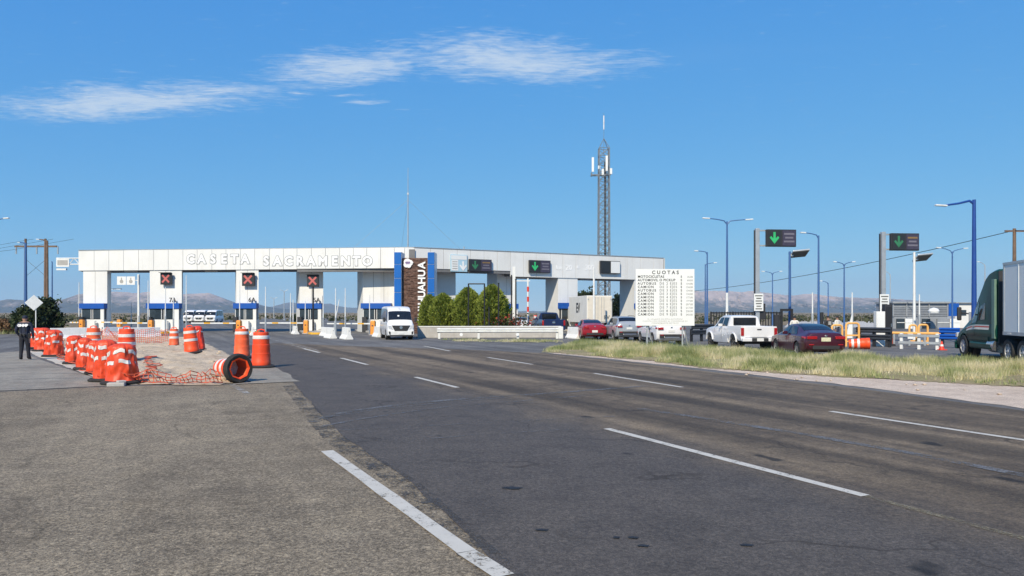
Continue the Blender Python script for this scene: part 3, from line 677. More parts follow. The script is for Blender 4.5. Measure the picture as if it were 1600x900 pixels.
# raised islands between the lanes
def island(px, py, label, ln=13, wd=1.9, front=5.0, yel=True):
    c = onw(px); a = math.atan2(VD.y, VD.x)-math.pi/2
    o = thing('toll_island', label, 'traffic island', (c.x, c.y, 0), a, 'kerbed islands between the toll lanes')
    r = wd/2; poly = [(r*math.cos(t), -front+r*math.sin(t)) for t in np.linspace(math.pi, 2*math.pi, 9)]+[(r, ln-front), (-r, ln-front)]
    MB().prism(poly, 0, .17).build('kerb', M['concrete'], o, bevel=.02)
    if yel:
        y = [((r+.012)*math.cos(t), -front+(r+.012)*math.sin(t)) for t in np.linspace(math.pi, 2*math.pi, 9)]
        y += [(r+.012, -front+1.2), (r-.3, -front+1.2), (r-.3, -front+.1), (-r+.3, -front+.1), (-r+.3, -front+1.2), (-r-.012, -front+1.2)]
        MB().prism(y, .02, .178).build('yellow_nose', M['yellow'], o)
    return o
island(149, 0, 'kerbed island at the leftmost toll pillar'); island(259, 0, 'kerbed island with yellow nose at booth 7A', wd=2.4)
island(387, 0, 'kerbed island with yellow nose at booth 6A', front=3.5); island(487, 0, 'kerbed island with yellow nose at booth 5A', front=6.5)
island(592, 0, 'kerbed island in front of the pillar left of the pylon', front=5.5); island(791, 0, 'kerbed island behind the cypresses', front=3, yel=False)
island(887, 0, 'kerbed island behind the blue pickup', front=3); island(1007, 0, 'kerbed island behind the tariff board', front=3)
# ================================================================== SIGNALS, BARRIERS, POLES
def face_rot(p): return math.atan2(p[0], p[1])*-1            # turn local -y towards the camera position
def signal_x(px, y0, y1, Y, label, post=False):
    s = (y1-y0)/F*Y; x, _, zc = P(px, (y0+y1)/2, Y)
    o = thing('lane_signal', label, 'lane signal', (x, Y, 0), math.atan2(UL.y, UL.x), 'red cross lane signals')
    h = MB().box((0, .1, zc), (s*1.08, .2, s*1.08)).build('housing', M['housing'], o, bevel=.02)
    MB().box((0, -.012, zc), (s*.92, .02, s*.92)).build('screen', M['screen'], h)
    for a in (1, -1):
        MB().box((0, -.03-.006*(a > 0), zc), (s*.95, .012, s*.17), ry=a*math.pi/4).build('cross_bar', M['ledred'], h)
    hood = MB().box((0, -.12, zc+s*.56), (s*1.1, .3, .04)).build('hood', M['housing'], h)
    if post: MB().cyl((0, .12, .1), (0, .12, zc-s*.5), .09, n=8).build('post', M['black'], o)
    else: MB().box((0, .28, zc), (.2, .16, .2)).build('bracket', M['polegrey'], o)
    return o
signal_x(259, 427, 444, onw(259).y-.35, 'red cross lane signal on the pillar above booth 7A')
signal_x(387.5, 427.5, 446, onw(387).y-.35, 'red cross lane signal on the pillar above booth 6A')
signal_x(488.5, 430, 447.5, onw(488).y-.6, 'red cross lane signal on its own black post', True)
M['ledamber'] = pm('led_dim_amber', (.24, .15, .06), .5)
ARROW = [(-.10, .5), (.10, .5), (.10, -.05), (.30, .15), (.42, .02), (0, -.5), (-.42, .02), (-.30, .15), (-.10, -.05)]
def display(o, x0, x1, z0, z1, lit, yb=0.0, half=.5, right='screenpurple', arrow=True):
    """two-part LED board in the local frame of o: arrow field and text field"""
    w_ = x1-x0; h_ = z1-z0; xm = x0+w_*half
    b = MB().box(((x0+x1)/2, yb+.12, (z0+z1)/2), (w_, .24, h_)).build('housing', M['housing'], o, bevel=.015)
    MB().box(((x0+xm)/2, yb-.012, (z0+z1)/2), (xm-x0-.1, .02, h_-.12)).build('arrow_field', M['screen'], b)
    MB().box(((x1+xm)/2, yb-.012, (z0+z1)/2), (x1-xm-.1, .02, h_-.12)).build('text_field', M[right], b)
    if arrow:
        sc = (h_-.18)*.82; cx = (x0+xm)/2; cz = (z0+z1)/2
        MB().front([(cx+a*sc, cz+c*sc) for a, c in ARROW], yb-.035, yb-.026).build('arrow', M['ledgreen' if lit else 'leddim'], b)
    if right == 'screenpurple':
        for k, (ww, zz) in enumerate(((.7, .74), (.55, .52), (.72, .3))):
            MB().box(((x1+xm)/2, yb-.028, z0+h_*zz), ((x1-xm)*ww, .006, h_*.10)).build('text_row', M['ledtext' if lit or k else 'ledamber'], b)
    return b
def fascia_board(px0, px1, y0, y1, label, lit, right='screenpurple', arrow=True):
    p = onw((px0+px1)/2); Y = p.y
    w_ = (px1-px0)/F*Y/math.cos(ar); z0 = zat((px0+px1)/2, y1); z1 = zat((px0+px1)/2, y0)
    o = thing('lane_board', label, 'lane sign', (p.x+NR.x*.3, p.y+NR.y*.3, 0), ar, 'electronic lane boards')
    display(o, -w_/2, w_/2, z0, z1, lit, right=right, arrow=arrow)
    MB().box((0, .27, (z0+z1)/2), (.3, .06, .3)).build('bracket', M['polegrey'], o)
fascia_board(732, 766, 405.5, 424.5, 'electronic lane board with a dim green mark, left of the lit one', False)
fascia_board(825, 858.5, 407, 426.5, 'electronic lane board with bright green arrow on the canopy fascia', True)
fascia_board(935, 968, 408, 427.5, 'switched-off lane board with a white right half on the fascia', False, right='signwhite', arrow=False)
p = onw(716.5); z0, z1 = zat(716, 424.5), zat(716, 398); wI = 25/F*p.y/math.cos(ar)
o = thing('info_sign', 'pale blue and white payment sign on the fascia beside the lane board', 'sign', (p.x+NR.x*.12, p.y+NR.y*.12, 0), ar)
M['paleblue'] = pm('pale_blue_sign', (.42, .62, .74), .45, var=.04)
MB().box((0, .05, (z0+z1)/2), (wI, .08, z1-z0)).build('board', M['paleblue'], o)
MB().box((0, 0, z1-.28), (wI*.94, .02, .42)).build('header', M['signwhite'], o)
MB().box((-wI*.25, 0, z0+.62), (wI*.40, .02, 1.05)).build('panel', M['signwhite'], o)
for k in range(4): MB().box((-wI*.25, -.016, z0+.3+k*.22), (wI*.3, .01, .07)).build('print_row', M['printlight'], o)
MB().front([(wI*.25+a*.95, z0+.55+c*.95) for a, c in ARROW], -.02, -.006).build('arrow', M['lettwhite'], o)

# boom barriers
def boom(px, py, label, ln, lift=0.0):
    x, Y = G(px, py)
    o = thing('boom_barrier', label, 'barrier', (x, Y, .0), math.atan2(UL.y, UL.x), 'orange boom barriers at the toll lanes')
    c = MB().box((0, 0, .60), (.40, .38, 1.12)).build('cabinet', M['cabinet'], o, bevel=.04)
    MB().box((0, 0, 1.19), (.34, .32, .10)).build('cap', M['cabinet'], c, bevel=.03)
    MB().box((0, -.195, .8), (.16, .012, .10)).build('badge', M['print'], c)
    MB().box((0, 0, .03), (.6, .55, .06)).build('plinth', M['concrete'], o)
    a = MB(); n = 7
    for k in range(n):
        a.box((-.2-ln*(k+.5)/n, -.22, .98), (ln/n, .05, .11), mi=1 if k in (1, 4) else 0)
    a.build('arm', [M['polewhite'], M['yellow']], o)
boom(236, 521.5, 'orange boom barrier beside the 7A booth', 3.4); boom(373.5, 522, 'orange boom barrier at booth 6A with its white arm lowered', 4.2)
boom(478.5, 521.5, 'orange boom barrier at booth 5A, left of the black signal post', 4.1); boom(583, 523.5, 'orange boom barrier just left of the white van', 3.8)
boom(187, 519, 'orange boom barrier in the leftmost toll lane', 2.2); boom(128, 519.5, 'orange boom barrier outside the leftmost pillar', .9)
# slim poles among the islands: (px, top, bottom, dark below row)
poles = [(123.5, 441, 517), (137, 461, 517), (147.5, 459, 518), (205, 473, 516), (231.5, 438, 521), (247, 458, 517), (258.5, 448, 522), (271, 464, 520), (291, 430, 520), (217, 430, 518), (374.5, 438, 521), (415, 448, 526), (454, 458, 520), (458, 468, 520), (477, 470, 521), (505, 456, 523), (521, 468, 524), (524.5, 450, 527), (539.5, 450, 524), (577.5, 461, 522)]
PLBL = ['outside the leftmost pillar', 'left of two before the leftmost booth', 'right of two before the leftmost booth', 'short one in the leftmost lane', 'left of booth 7A', 'before the left window of booth 7A', 'middle of booth 7A front', 'right side of booth 7A', 'right edge of the 7A pillar', 'tall one in the leftmost lane opening', 'beside the boom barrier of booth 6A', 'tall one right of booth 6A', 'left of the pair between booths 6A and 5A', 'right of the pair between booths 6A and 5A', 'left of booth 5A', 'right edge of booth 5A', 'leaning one right of booth 5A', 'tall one among barriers right of booth 5A', 'above the big concrete barrier left of the van', 'beside the boom barrier next to the van']
for (px, yt, yb), lb in zip(poles, PLBL):
    x, Y = G(px, yb); zt = H-(yt-HY)/F*Y
    o = thing('slim_pole', 'slim white pole, '+lb, 'pole', (x, Y, 0), 0, 'slim poles among the toll islands')
    lean = .5 if px == 521 else 0
    zm = min(1.6, zt*.4)
    MB().cyl((0, 0, 0), (lean*.3, 0, zm), .075, n=8).build('sleeve', M['polegrey'], o)
    MB().cyl((lean*.3, 0, zm), (lean, 0, zt), .055, .03, n=8).build('shaft', M['polewhite'], o)
    MB().cyl((0, 0, 0), (0, 0, .03), .16, n=10).build('base', M['polegrey'], o)
# jersey barriers
JP = [(-.30, 0), (.30, 0), (.30, .08), (.14, .34), (.09, .86), (-.09, .86), (-.14, .34), (-.30, .08)]
jb = thing('jersey_barrier', 'large white concrete barrier left of the white van', 'barrier', (*G(541, 530), 0), 2.0, 'white concrete barriers among the toll lanes')
MB().side([(a, b) for a, b in JP], -1.0, 1.0).build('body', M['barrierwhite'], jb, bevel=.02)
MB().box((0, 0, .62), (2.02, .05, .06)).build('lifting_slot', M['joint'], jb)
for px, py, rz, sc, lb in ((516, 528.5, 2.05, .95, 'white concrete barrier second from the van, beside the yellow nose'), (507, 525, 2.05, .85, 'white concrete barrier at the foot of booth 5A'), (461, 522, 2.0, .85, 'white concrete barrier between booths 6A and 5A'),
        (102, 530, .8, .95, 'leftmost white concrete barrier behind the wrapped drums'), (113, 528.5, .8, .9, 'second white concrete barrier from the left'), (124, 527.5, .8, .9, 'third white concrete barrier from the left'),
        (178, 525, 1.0, .85, 'white concrete barrier left of the upright drum in the leftmost lane'), (200, 525, 1.0, .8, 'white concrete barrier right of the upright drum in the leftmost lane'), (221, 528.5, .9, .95, 'white concrete barrier at the foot of booth 7A, front'), (232, 527, .9, .9, 'white concrete barrier at the foot of booth 7A, back'),
        (395, 524, 1.95, .85, 'white concrete barrier behind the two upright clean drums'), (590, 526.5, 1.95, .95, 'white concrete barrier touching the left side of the van'), (897, 529, 1.9, 1.0, 'white concrete barrier in front of the red sedan')):
    dup(jb, lb, (*G(px, py), 0), rz, scale=sc)

# street lights ------------------------------------------------------------------------
def light_pole(px, ytop, Y, arms, label, mat='poleblue', r=.10, cat='street light', grp='blue street lights', lower=None):
    x, _, zt = P(px, ytop, Y)
    o = thing('street_light', label, cat, (x, Y, 0), 0, grp)
    zl = lower or 0
    if lower: MB().cyl((0, 0, 0), (0, 0, lower), r*1.15, r*1.0, n=10).build('lower_pole', M['polewhite'], o, smooth=True)
    MB().cyl((0, 0, zl), (0, 0, zt), r*(1 if not lower else .95), r*.6, n=10).build('pole', M[mat], o, smooth=True)
    MB().box((0, 0, .04), (.45, .45, .08)).build('base_plate', M['polegrey'], o)
    for ax, ay in arms:
        ex = (ax-px)/F*Y; ez = H-(ay-HY)/F*Y; s = 1 if ex > 0 else -1
        k = .72
        a = MB().tube([(0, 0, zt-.25), (ex*.12, 0, zt+(ez-zt)*.2), (ex*.4, 0, zt+(ez-zt)*.65), (ex*k, 0, zt+(ez-zt)*.95)], [r*.5, r*.45, r*.4, r*.35], 6).build('arm', M[mat], o, smooth=True)
        MB().box((ex*.86, 0, ez), (abs(ex)*.30, .22, .09), ry=-.06*s).build('lamp_head', M['polewhite'], a, bevel=.02)
    return o
light_pole(1136, 346, 62, [(1098, 341), (1176, 343)], 'tall blue street light with two arms above the white pickup', lower=3.6, r=.11)
light_pole(1105, 394, 72, [(1085, 392)], 'blue street light with one left arm, right of the tariff board')
light_pole(1102, 413, 92, [(1120, 410.5)], 'far blue street light with one right arm, right of the tariff board')
light_pole(1279, 368, 58, [(1251, 363.5)], 'blue street light with one left arm, above the maroon sedan')
light_pole(1207, 427, 105, [(1190, 424), (1222, 424)], 'small far double-arm street light between gantry and panel light')
light_pole(1319, 413, 80, [(1302, 409), (1336, 409)], 'blue double-arm street light right of the maroon sedan')
light_pole(1294, 442, 105, [(1281, 439)], 'far single-arm street light above the standing workers')
light_pole(1488, 393, 78, [(1463, 387), (1512, 388)], 'blue double-arm street light left of the green lorry')
light_pole(1522, 312, 44, [(1462, 321)], 'thick dark blue street light with long left arm behind the green lorry', r=.16, mat='polenavy')
light_pole(1539, 414, 110, [(1527, 409)], 'faint far street light just right of the thick blue one', mat='polegrey')
light_pole(1391, 429, 120, [(1382, 424)], 'faint far street light right of the second gantry', mat='polegrey')
light_pole(444, 456, 190, [(437.5, 453), (450.5, 453)], 'far double-arm street light seen through the 6A lane', mat='polegrey', r=.14)
light_pole(428, 467, 240, [(422, 465), (433.5, 465)], 'farthest double-arm street light seen through the 6A lane', mat='polegrey', r=.16)
light_pole(-14, 347, 60, [(14, 341)], 'street light at the left edge, only its lamp in view', r=.12)
light_pole(40, 380, 100, [(28, 379)], 'blue light pole standing before the wooden power poles', r=.22)
light_pole(81.5, 409, 118, [(80, 408.5)], 'thin blue pole right of the wooden power poles', r=.13)
light_pole(74, 376, 86, [(57, 374)], 'wooden lamp pole with a white lamp at the left', mat='wood', r=.17)
# panel-type lights
def panel_light(px, ytop, Y, x0, x1, yp, label, mat, lower=None):
    x, _, zt = P(px, ytop, Y)
    o = thing('panel_light', label, 'street light', (x, Y, 0), 0, 'flat panel lights')
    MB().cyl((0, 0, 0), (0, 0, zt), .11, .08, n=10).build('pole', M[mat], o, smooth=True)
    a = (x0-px)/F*Y; b = (x1-px)/F*Y; zp = H-(yp-HY)/F*Y
    h = MB().box(((a+b)/2, 0, zp), (b-a, 1.0, .10), ry=-.10, rx=-.42).build('panel', M['polegrey'], o, bevel=.02)
    MB().box(((a+b)/2, -.03, zp-.06), (b-a-.1, .9, .02), ry=-.10, rx=-.42).build('lens', M['printgrey'], h)
    MB().box((.1, 0, zp-.12), (.3, .12, .16)).build('bracket', M['polegrey'], o)
panel_light(1234, 393, 52, 1236, 1262, 396, 'blue pole with a flat panel lamp under the first gantry board', 'poleblue')
panel_light(1428.5, 394, 52, 1430, 1453, 402, 'white pole with a flat panel lamp under the second gantry board', 'polewhite')

# overhead lane gantries ----------------------------------------------------------------
def gantry(px, yt, Y, x0, x1, y0, y1, sx0, sx1, sy0, sy1, label, lit):
    x, _, zt = P(px, yt, Y)
    o = thing('lane_gantry', label, 'gantry', (x, Y, 0), .1, 'cantilever gantries with lane boards')
    MB().box((0, 0, zt/2), (.23, .28, zt)).build('post', M['polegrey'], o, bevel=.02)
    MB().box((-.135, .10, zt/2), (.04, .10, zt-.2)).build('shaded_edge', M['housing'], o)  # dark strip standing in for the shade along the post's left edge
    a = (x0-px)/F*Y; b = (x1-px)/F*Y; z0 = H-(y1-HY)/F*Y; z1 = H-(y0-HY)/F*Y
    for zz in (z1-.05, z0+.08):
        MB().box((b/2, .32, zz), (b, .09, .09)).build('arm', M['polegrey'], o)
    display(o, a, b, z0, z1, lit, yb=-.0)
    s0 = (sx0-px)/F*Y; s1 = (sx1-px)/F*Y; w0 = H-(sy1-HY)/F*Y; w1 = H-(sy0-HY)/F*Y
    s = MB().box(((s0+s1)/2, -.22, (w0+w1)/2), (s1-s0, .04, w1-w0)).build('notice', M['signwhite'], o, bevel=.01)
    for k, ww in enumerate((.8, .55, .7, .62, .5, .7)):
        MB().box(((s0+s1)/2, -.244, w1-(w1-w0)*(.12+.15*k)), ((s1-s0)*ww, .006, .07)).build('notice_print', M['printgrey'], s)
    MB().box((0, 0, .15), (.7, .7, .3)).build('footing', M['concrete'], o)
    MB().box((.28, .1, 2.0), (.5, .4, 4.0) if lit is None else (.42, .4, 1.0)).build('control_box', M['housing'], o)
    return o
gantry(1183, 357, 46, 1199, 1247, 358, 385, 1175.5, 1190.5, 459, 486, 'cantilever gantry with green arrow board behind the white pickup', True)
gantry(1379.5, 362.5, 44, 1394, 1440, 364, 391, 1371, 1386, 460, 487.5, 'cantilever gantry with arrow board right of the maroon sedan', False)

# tariff board -------------------------------------------------------------------------
BY = 36.0
bx0, bx1 = px2(993, BY), px2(1085, BY); bz0, bz1 = H-(509-HY)/F*BY, H-(420.5-HY)/F*BY
tb = thing('tariff_board', 'large white tariff board titled CUOTAS on splayed steel legs in the grass', 'sign', ((bx0+bx1)/2, BY, 0))
w_ = bx1-bx0; h_ = bz1-bz0
bd = MB().box((0, 0, (bz0+bz1)/2), (w_, .06, h_)).build('board', M['signwhite'], tb, bevel=.008)
MB().box((.02, .05, (bz0+bz1)/2), (w_-.1, .04, h_-.1)).build('back_frame', M['polegrey'], tb)
def bp(u, v): return (-w_/2+w_*u, -.034, bz1-h_*v)     # u,v across the board
text('title', 'CUOTAS', .24, M['print'], bp(.505, .062), (math.pi/2, 0, 0), bd, space=1.6, bold=.006)
rows = ['MOTOCICLETAS', 'AUTOMOVIL O PICKUP', 'AUTOBUS', 'CAMION', 'AUTOBUS', 'CAMION', 'CAMION', 'CAMION', 'CAMION', 'CAMION', 'CAMION', 'CAMION']
ejes = [None, None, 2, 2, 3, 3, 4, 5, 6, 7, 8, 9]
price = ['35.00', '69.00', '134.00', '134.00', '134.00', '134.00', '177.00', '177.00', '207.00', '217.00', '230.00', '243.00']
for k in range(12):
    v = .135+k*.0605
    text('tariff_row', rows[k], .165, M['print'], bp(.035, v), (math.pi/2, 0, 0), bd, space=1.30 if k > 1 else 1.08, align='LEFT', bold=.004)
    if ejes[k]:
        text('tariff_row', 'DE', .165, M['print'], bp(.405, v), (math.pi/2, 0, 0), bd, space=1.28, align='LEFT')
        text('tariff_row', '%d EJES' % ejes[k], .165, M['print'], bp(.52, v), (math.pi/2, 0, 0), bd, space=1.28, align='LEFT')
    text('tariff_row', '$', .155, M['print'], bp(.775, v), (math.pi/2, 0, 0), bd)
    text('tariff_price', price[k], .125, M['printgrey'], bp(.97, v+.005), (math.pi/2, 0, 0), bd, align='RIGHT')
for k, tx in enumerate(('EL USUARIO DE ESTA AUTOPISTA', 'CUENTA CON SEGURO AL CONSERVAR SU', 'COMPROBANTE DE PAGO')):
    text('small_print', tx, .10, M['printlight'], bp(.5, .885+.036*k), (math.pi/2, 0, 0), bd, space=1.15)
for lxp, yb in ((1011.5, 546), (1067, 552)):
    x = px2(lxp, BY)-(bx0+bx1)/2
    for yy, zt, dx in ((.06, bz1-.3, 0), (-.0, bz0+.0, 0)):
        pass
    MB().box((x, .10, (bz1-.3)/2), (.065, .06, bz1-.3)).build('leg', M['polegrey'], tb)
    MB().tube([(x+.03, .14, bz0+.25), (x+.42, .5, .0)], .032, 6).build('brace', M['polegrey'], tb)

# lattice tower -------------------------------------------------------------------------
TY = 112
tx, _, tz = P(943.5, 232, TY)
tw = thing('radio_tower', 'tall steel lattice radio tower with panel antennas behind the toll plaza', 'tower', (tx, TY, 0))
hw = .82; zt = tz
def wd_at(z): return hw*(1.06-.14*z/zt)
for sx in (-1, 1):
    for sy in (-1, 1):
        MB().cyl((sx*wd_at(0), sy*wd_at(0), 0), (sx*wd_at(zt), sy*wd_at(zt), zt), .085, .07, n=6).build('leg', M['tower'], tw)
nb = 22
for k in range(nb):
    za, zb = zt*k/nb, zt*(k+1)/nb; a, b = wd_at(za), wd_at(zb); m_ = MB()
    for i in range(4):
        c = [(-1, -1), (1, -1), (1, 1), (-1, 1)]; p, q = c[i], c[(i+1) % 4]
        m_.cyl((p[0]*a, p[1]*a, za), (q[0]*b, q[1]*b, zb), .042, n=5).cyl((q[0]*a, q[1]*a, za), (p[0]*b, p[1]*b, zb), .042, n=5).cyl((p[0]*b, p[1]*b, zb), (q[0]*b, q[1]*b, zb), .045, n=5)
    m_.build('bracing', M['tower'], tw)
b = wd_at(zt)
for sx in (-1, 1):
    for sy in (-1, 1): MB().cyl((sx*b, sy*b, zt), (0, 0, zt+1.5), .05, n=5).build('peak_leg', M['tower'], tw)
MB().cyl((0, 0, zt-1), (0, 0, zt+5.4), .035, .02, n=6).build('whip', M['tower'], tw)
MB().cyl((0, 0, zt+2.9), (0, 0, zt+5.0), .09, n=8).build('whip_antenna', M['polewhite'], tw)
MB().cyl((.2, 0, 0), (.2, 0, zt-2), .16, n=6).build('cable_run', M['housing'], tw)
for dx, dz, hh in ((-1.75, -2.6, 2.2), (.35, -2.4, 2.3), (1.0, -3.6, .9), (-.8, -3.0, .5), (-.25, -3.7, .9)):
    MB().box((dx, -.7, zt+dz), (.34, .22, hh)).build('panel_antenna', M['signwhite'], tw, bevel=.03)
MB().box((-.5, -.6, zt-4.1), (3.0, .12, .14)).box((-.5, .3, zt-4.1), (3.0, .12, .14)).box((-1.9, -.15, zt-4.0), (.12, 1, .5)).build('platform', M['tower'], tw)
# roof mast
MX, MYy, _ = P(637.5, 385, 73.5)
mast = thing('roof_mast', 'slender guyed mast on the canopy roof above the pylon', 'mast', (MX, MYy, 7.95))
zt = H-(262-HY)/F*MYy-7.95
MB().cyl((0, 0, 0), (0, 0, zt*.68), .07, .05, n=8).build('lower_tube', M['polegrey'], mast); MB().cyl((0, 0, zt*.68), (0, 0, zt), .04, .02, n=8).build('upper_tube', M['polegrey'], mast)
MB().box((0, 0, zt*.69), (.16, .16, .2)).build('clamp', M['polegrey'], mast)
for gx, gy in ((-6.2, 1.5), (5.4, 3.4), (-1.5, 5)): MB().tube([(0, 0, zt*.62), (gx, gy, .2)], .012, 4).build('guy_wire', M['polegrey'], mast)

# left side: power poles, diamond sign, sign trusses -----------------------------------
HYY = 112
h = thing('power_pole_pair', 'wooden H-frame power poles with crossarm and insulators at the left', 'power pole', (px2(56, HYY), HYY, 0))
def hz(py): return H-(py-HY)/F*HYY
for px in (40, 71): MB().cyl((px2(px, HYY)-px2(56, HYY), 0, 0), (px2(px, HYY)-px2(56, HYY), 0, hz(373)), .26, .17, n=10).build('pole', M['wood'], h, smooth=True)
MB().box((0, 0, hz(385)), (px2(91, HYY)-px2(25, HYY), .22, .25)).build('crossarm', M['wood'], h)
for px in (25.5, 57.5, 90.5): MB().cyl((px2(px, HYY)-px2(56, HYY), 0, hz(385)), (px2(px, HYY)-px2(56, HYY), 0, hz(397)), .10, n=8).build('insulator', M['polegrey'], h)
for s in (-1, 1): MB().tube([(-1.5*s, -.1*s, hz(405)), (1.5*s, -.1*s, hz(431))], .022, 5).build('cross_brace', M['housing'], h)
for k, (px, pz) in enumerate(((25.5, 397), (57.5, 397), (90.5, 397))):
    xs = px2(px, HYY); z = hz(pz)
    wv = tag(MB().tube([(xs-9-t*45, HYY-2-t*30, z-6*4*t*(1-t)*.5+t*1.0) for t in np.linspace(-.2, 1, 9)], .025, 4).build('power_line', M['housing']), 'thin power line hanging from the H-frame, %s insulator' % ['left', 'middle', 'right'][k], 'cable')
dY = 60
ds = thing('diamond_sign', 'white diamond-shaped warning sign above the officer', 'sign', (px2(53, dY), dY, 0), .45)
zc2 = H-(473-HY)/F*dY; r = 12.3/F*dY
MB().front([(0, zc2-r), (r, zc2), (0, zc2+r), (-r, zc2)], -.02, .02).build('panel', M['signwhite'], ds)
MB().front([(0, zc2-r*.93), (r*.93, zc2), (0, zc2+r*.93), (-r*.93, zc2)], -.026, -.021).build('face', M['polewhite'], ds)
MB().box((.12, .05, (zc2+.3)/2), (.07, .05, zc2+.3)).build('post', M['polewhite'], ds)
o = tag(MB().cyl((*G(36.5, 519), 0), (*G(36.5, 519), 2.7), .12, n=10).cyl((*G(36.5, 519), 2.7), (*G(36.5, 519), 2.76), .15, n=10).build('white_post', M['polewhite']), 'thick white post behind the officer at left', 'post')
sgY = 86
sg = thing('sign_truss', 'white truss arm with sign panel behind the left end of the canopy', 'sign gantry', (px2(122, sgY), sgY, 0))
def sgp(px, py): return (px2(px, sgY)-px2(122, sgY), H-(py-HY)/F*sgY)
for ya in (403.5, 413):
    a, b = sgp(88, ya), sgp(150, ya); MB().tube([(a[0], 0, a[1]), (b[0], 0, b[1])], .07, 6).build('chord', M['polewhite'], sg)
for k in range(7):
    a, b = sgp(92+k*8, 403.5 if k % 2 else 413), sgp(100+k*8, 413 if k % 2 else 403.5); MB().tube([(a[0], 0, a[1]), (b[0], 0, b[1])], .045, 5).build('web', M['polewhite'], sg)
a, b = sgp(89, 404), sgp(109, 417); MB().box(((a[0]+b[0])/2, -.12, (a[1]+b[1])/2), (b[0]-a[0], .06, a[1]-b[1])).build('panel', M['polewhite'], sg)
MB().box(((a[0]+b[0])/2, -.16, (a[1]+b[1])/2), ((b[0]-a[0])*.8, .01, (a[1]-b[1])*.6)).build('panel_face', M['printlight'], sg)
a, b = sgp(90, 420), sgp(105, 422); MB().box(((a[0]+b[0])/2, -.1, (a[1]+b[1])/2), (b[0]-a[0], .3, .2)).build('lamp_bar', M['polewhite'], sg)
a = sgp(150, 420); MB().box((a[0], 0, 3.6), (.3, .3, 7.2)).build('post', M['polewhite'], sg)
lsY = 90
ls = thing('lane_notice', 'white two-panel notice with figures seen through the leftmost toll lane', 'sign', (px2(216, lsY), lsY, 0))
def lsp(px, py): return (px2(px, lsY)-px2(216, lsY), H-(py-HY)/F*lsY)
for x0, x1 in ((183, 197), (198, 211)):
    a, b = lsp(x0, 432), lsp(x1, 445); s = MB().box(((a[0]+b[0])/2, 0, (a[1]+b[1])/2), (b[0]-a[0], .06, a[1]-b[1])).build('panel', M['signwhite'], ls)
    MB().cyl(((a[0]+b[0])/2, -.05, (a[1]+b[1])/2-.1), ((a[0]+b[0])/2, -.035, (a[1]+b[1])/2-.1), .22, n=12).box(((a[0]+b[0])/2, -.045, (a[1]+b[1])/2+.22), (.12, .012, .3)).build('figure', M['printlight'], s)
a, b = lsp(176, 450), lsp(190, 453); MB().box(((a[0]+b[0])/2, -.1, (a[1]+b[1])/2), (b[0]-a[0], .3, .15)).build('lamp_bar', M['polewhite'], ls)
MB().box((0, .1, 3.3), (.22, .22, 6.6)).build('post', M['polewhite'], ls)
a, b = lsp(183, 438), lsp(217, 438); MB().box(((a[0]+b[0])/2, .08, a[1]), (b[0]-a[0], .08, .1)).build('arm', M['polewhite'], ls)

# power line crossing at the right
pY = 70
pp = tag(MB().cyl((px2(1585, pY), pY, 0), (px2(1585, pY), pY, H-(357-HY)/F*pY), .20, .14, n=10).box((px2(1585, pY), pY, H-(361-HY)/F*pY), (1.8, .14, .16)).build('wooden_pole', M['wood'], smooth=True), 'wooden power pole rising behind the white trailer', 'power pole')
pA = Vector(P(1585, 360, pY)); pB = Vector(P(1010, 459, 150))
tag(MB().tube([tuple(pA.lerp(pB, t)-Vector((0, 0, 4*t*(1-t)*1.3))) for t in np.linspace(0, 1, 25)], .035, 5).build('power_line', M['housing']), 'power line sloping down across the right sky to the wooden pole', 'cable')
pB2 = Vector(P(1700, 362, 60)); tag(MB().tube([tuple(pA.lerp(pB2, t)) for t in np.linspace(0, 1, 5)], .03, 5).build('power_line', M['housing']), 'short power line from the wooden pole to the right edge', 'cable')

# hedge bed: planter, guard rail, cypresses, pole frames -------------------------------
pw = thing('planter_wall', 'low whitewashed planter wall under the clipped cypresses', 'wall', (px2(765, 56), 56, 0), .05)
MB().box((0, .6, .42), (px2(878, 56)-px2(652, 56), .3, .84)).build('wall', M['concrete'], pw, bevel=.02)
MB().box((0, .6, .86), (px2(878, 56)-px2(652, 56)+.06, .36, .07)).build('coping', M['barrierwhite'], pw)
MB().box((0, 3.2, .36), (px2(878, 56)-px2(652, 56)-.4, 4.9, .7)).build('soil_bed', M['verge'], pw)
def wbeam(o, x0, x1, zc, mat, y=0.0):
    pr = [(0, -.155), (-.03, -.15), (-.085, -.10), (-.085, -.06), (-.02, -.02), (-.02, .02), (-.085, .06), (-.085, .10), (-.03, .15), (0, .155), (.01, .155), (-.01, .02), (-.01, -.02), (.01, -.155)]
    return MB().side([(y+a, zc+b) for a, b in pr], x0, x1).build('rail', mat, o)
gy = 54.0
gr = thing('guard_rail', 'white guard rail in front of the cypress planter', 'guard rail', (px2(683, gy), gy, 0), .03)
Lg = px2(874, gy)-px2(683, gy); wbeam(gr, 0, Lg, .62, M['railwhite'])
for k in range(4): MB().box((.15+k*(Lg-.3)/3, .07, .4), (.16, .12, .8)).build('post', M['railwhite'], gr)
for k in (1.5, 5.0): MB().cyl((k*Lg/7.6, -.10, .32), (k*Lg/7.6, -.06, .32), .12, n=10).build('reflector', M['signwhite'], gr)
MB().box((Lg+.12, 0, .45), (.35, .3, .9)).build('end_block', M['railwhite'], gr, bevel=.03)
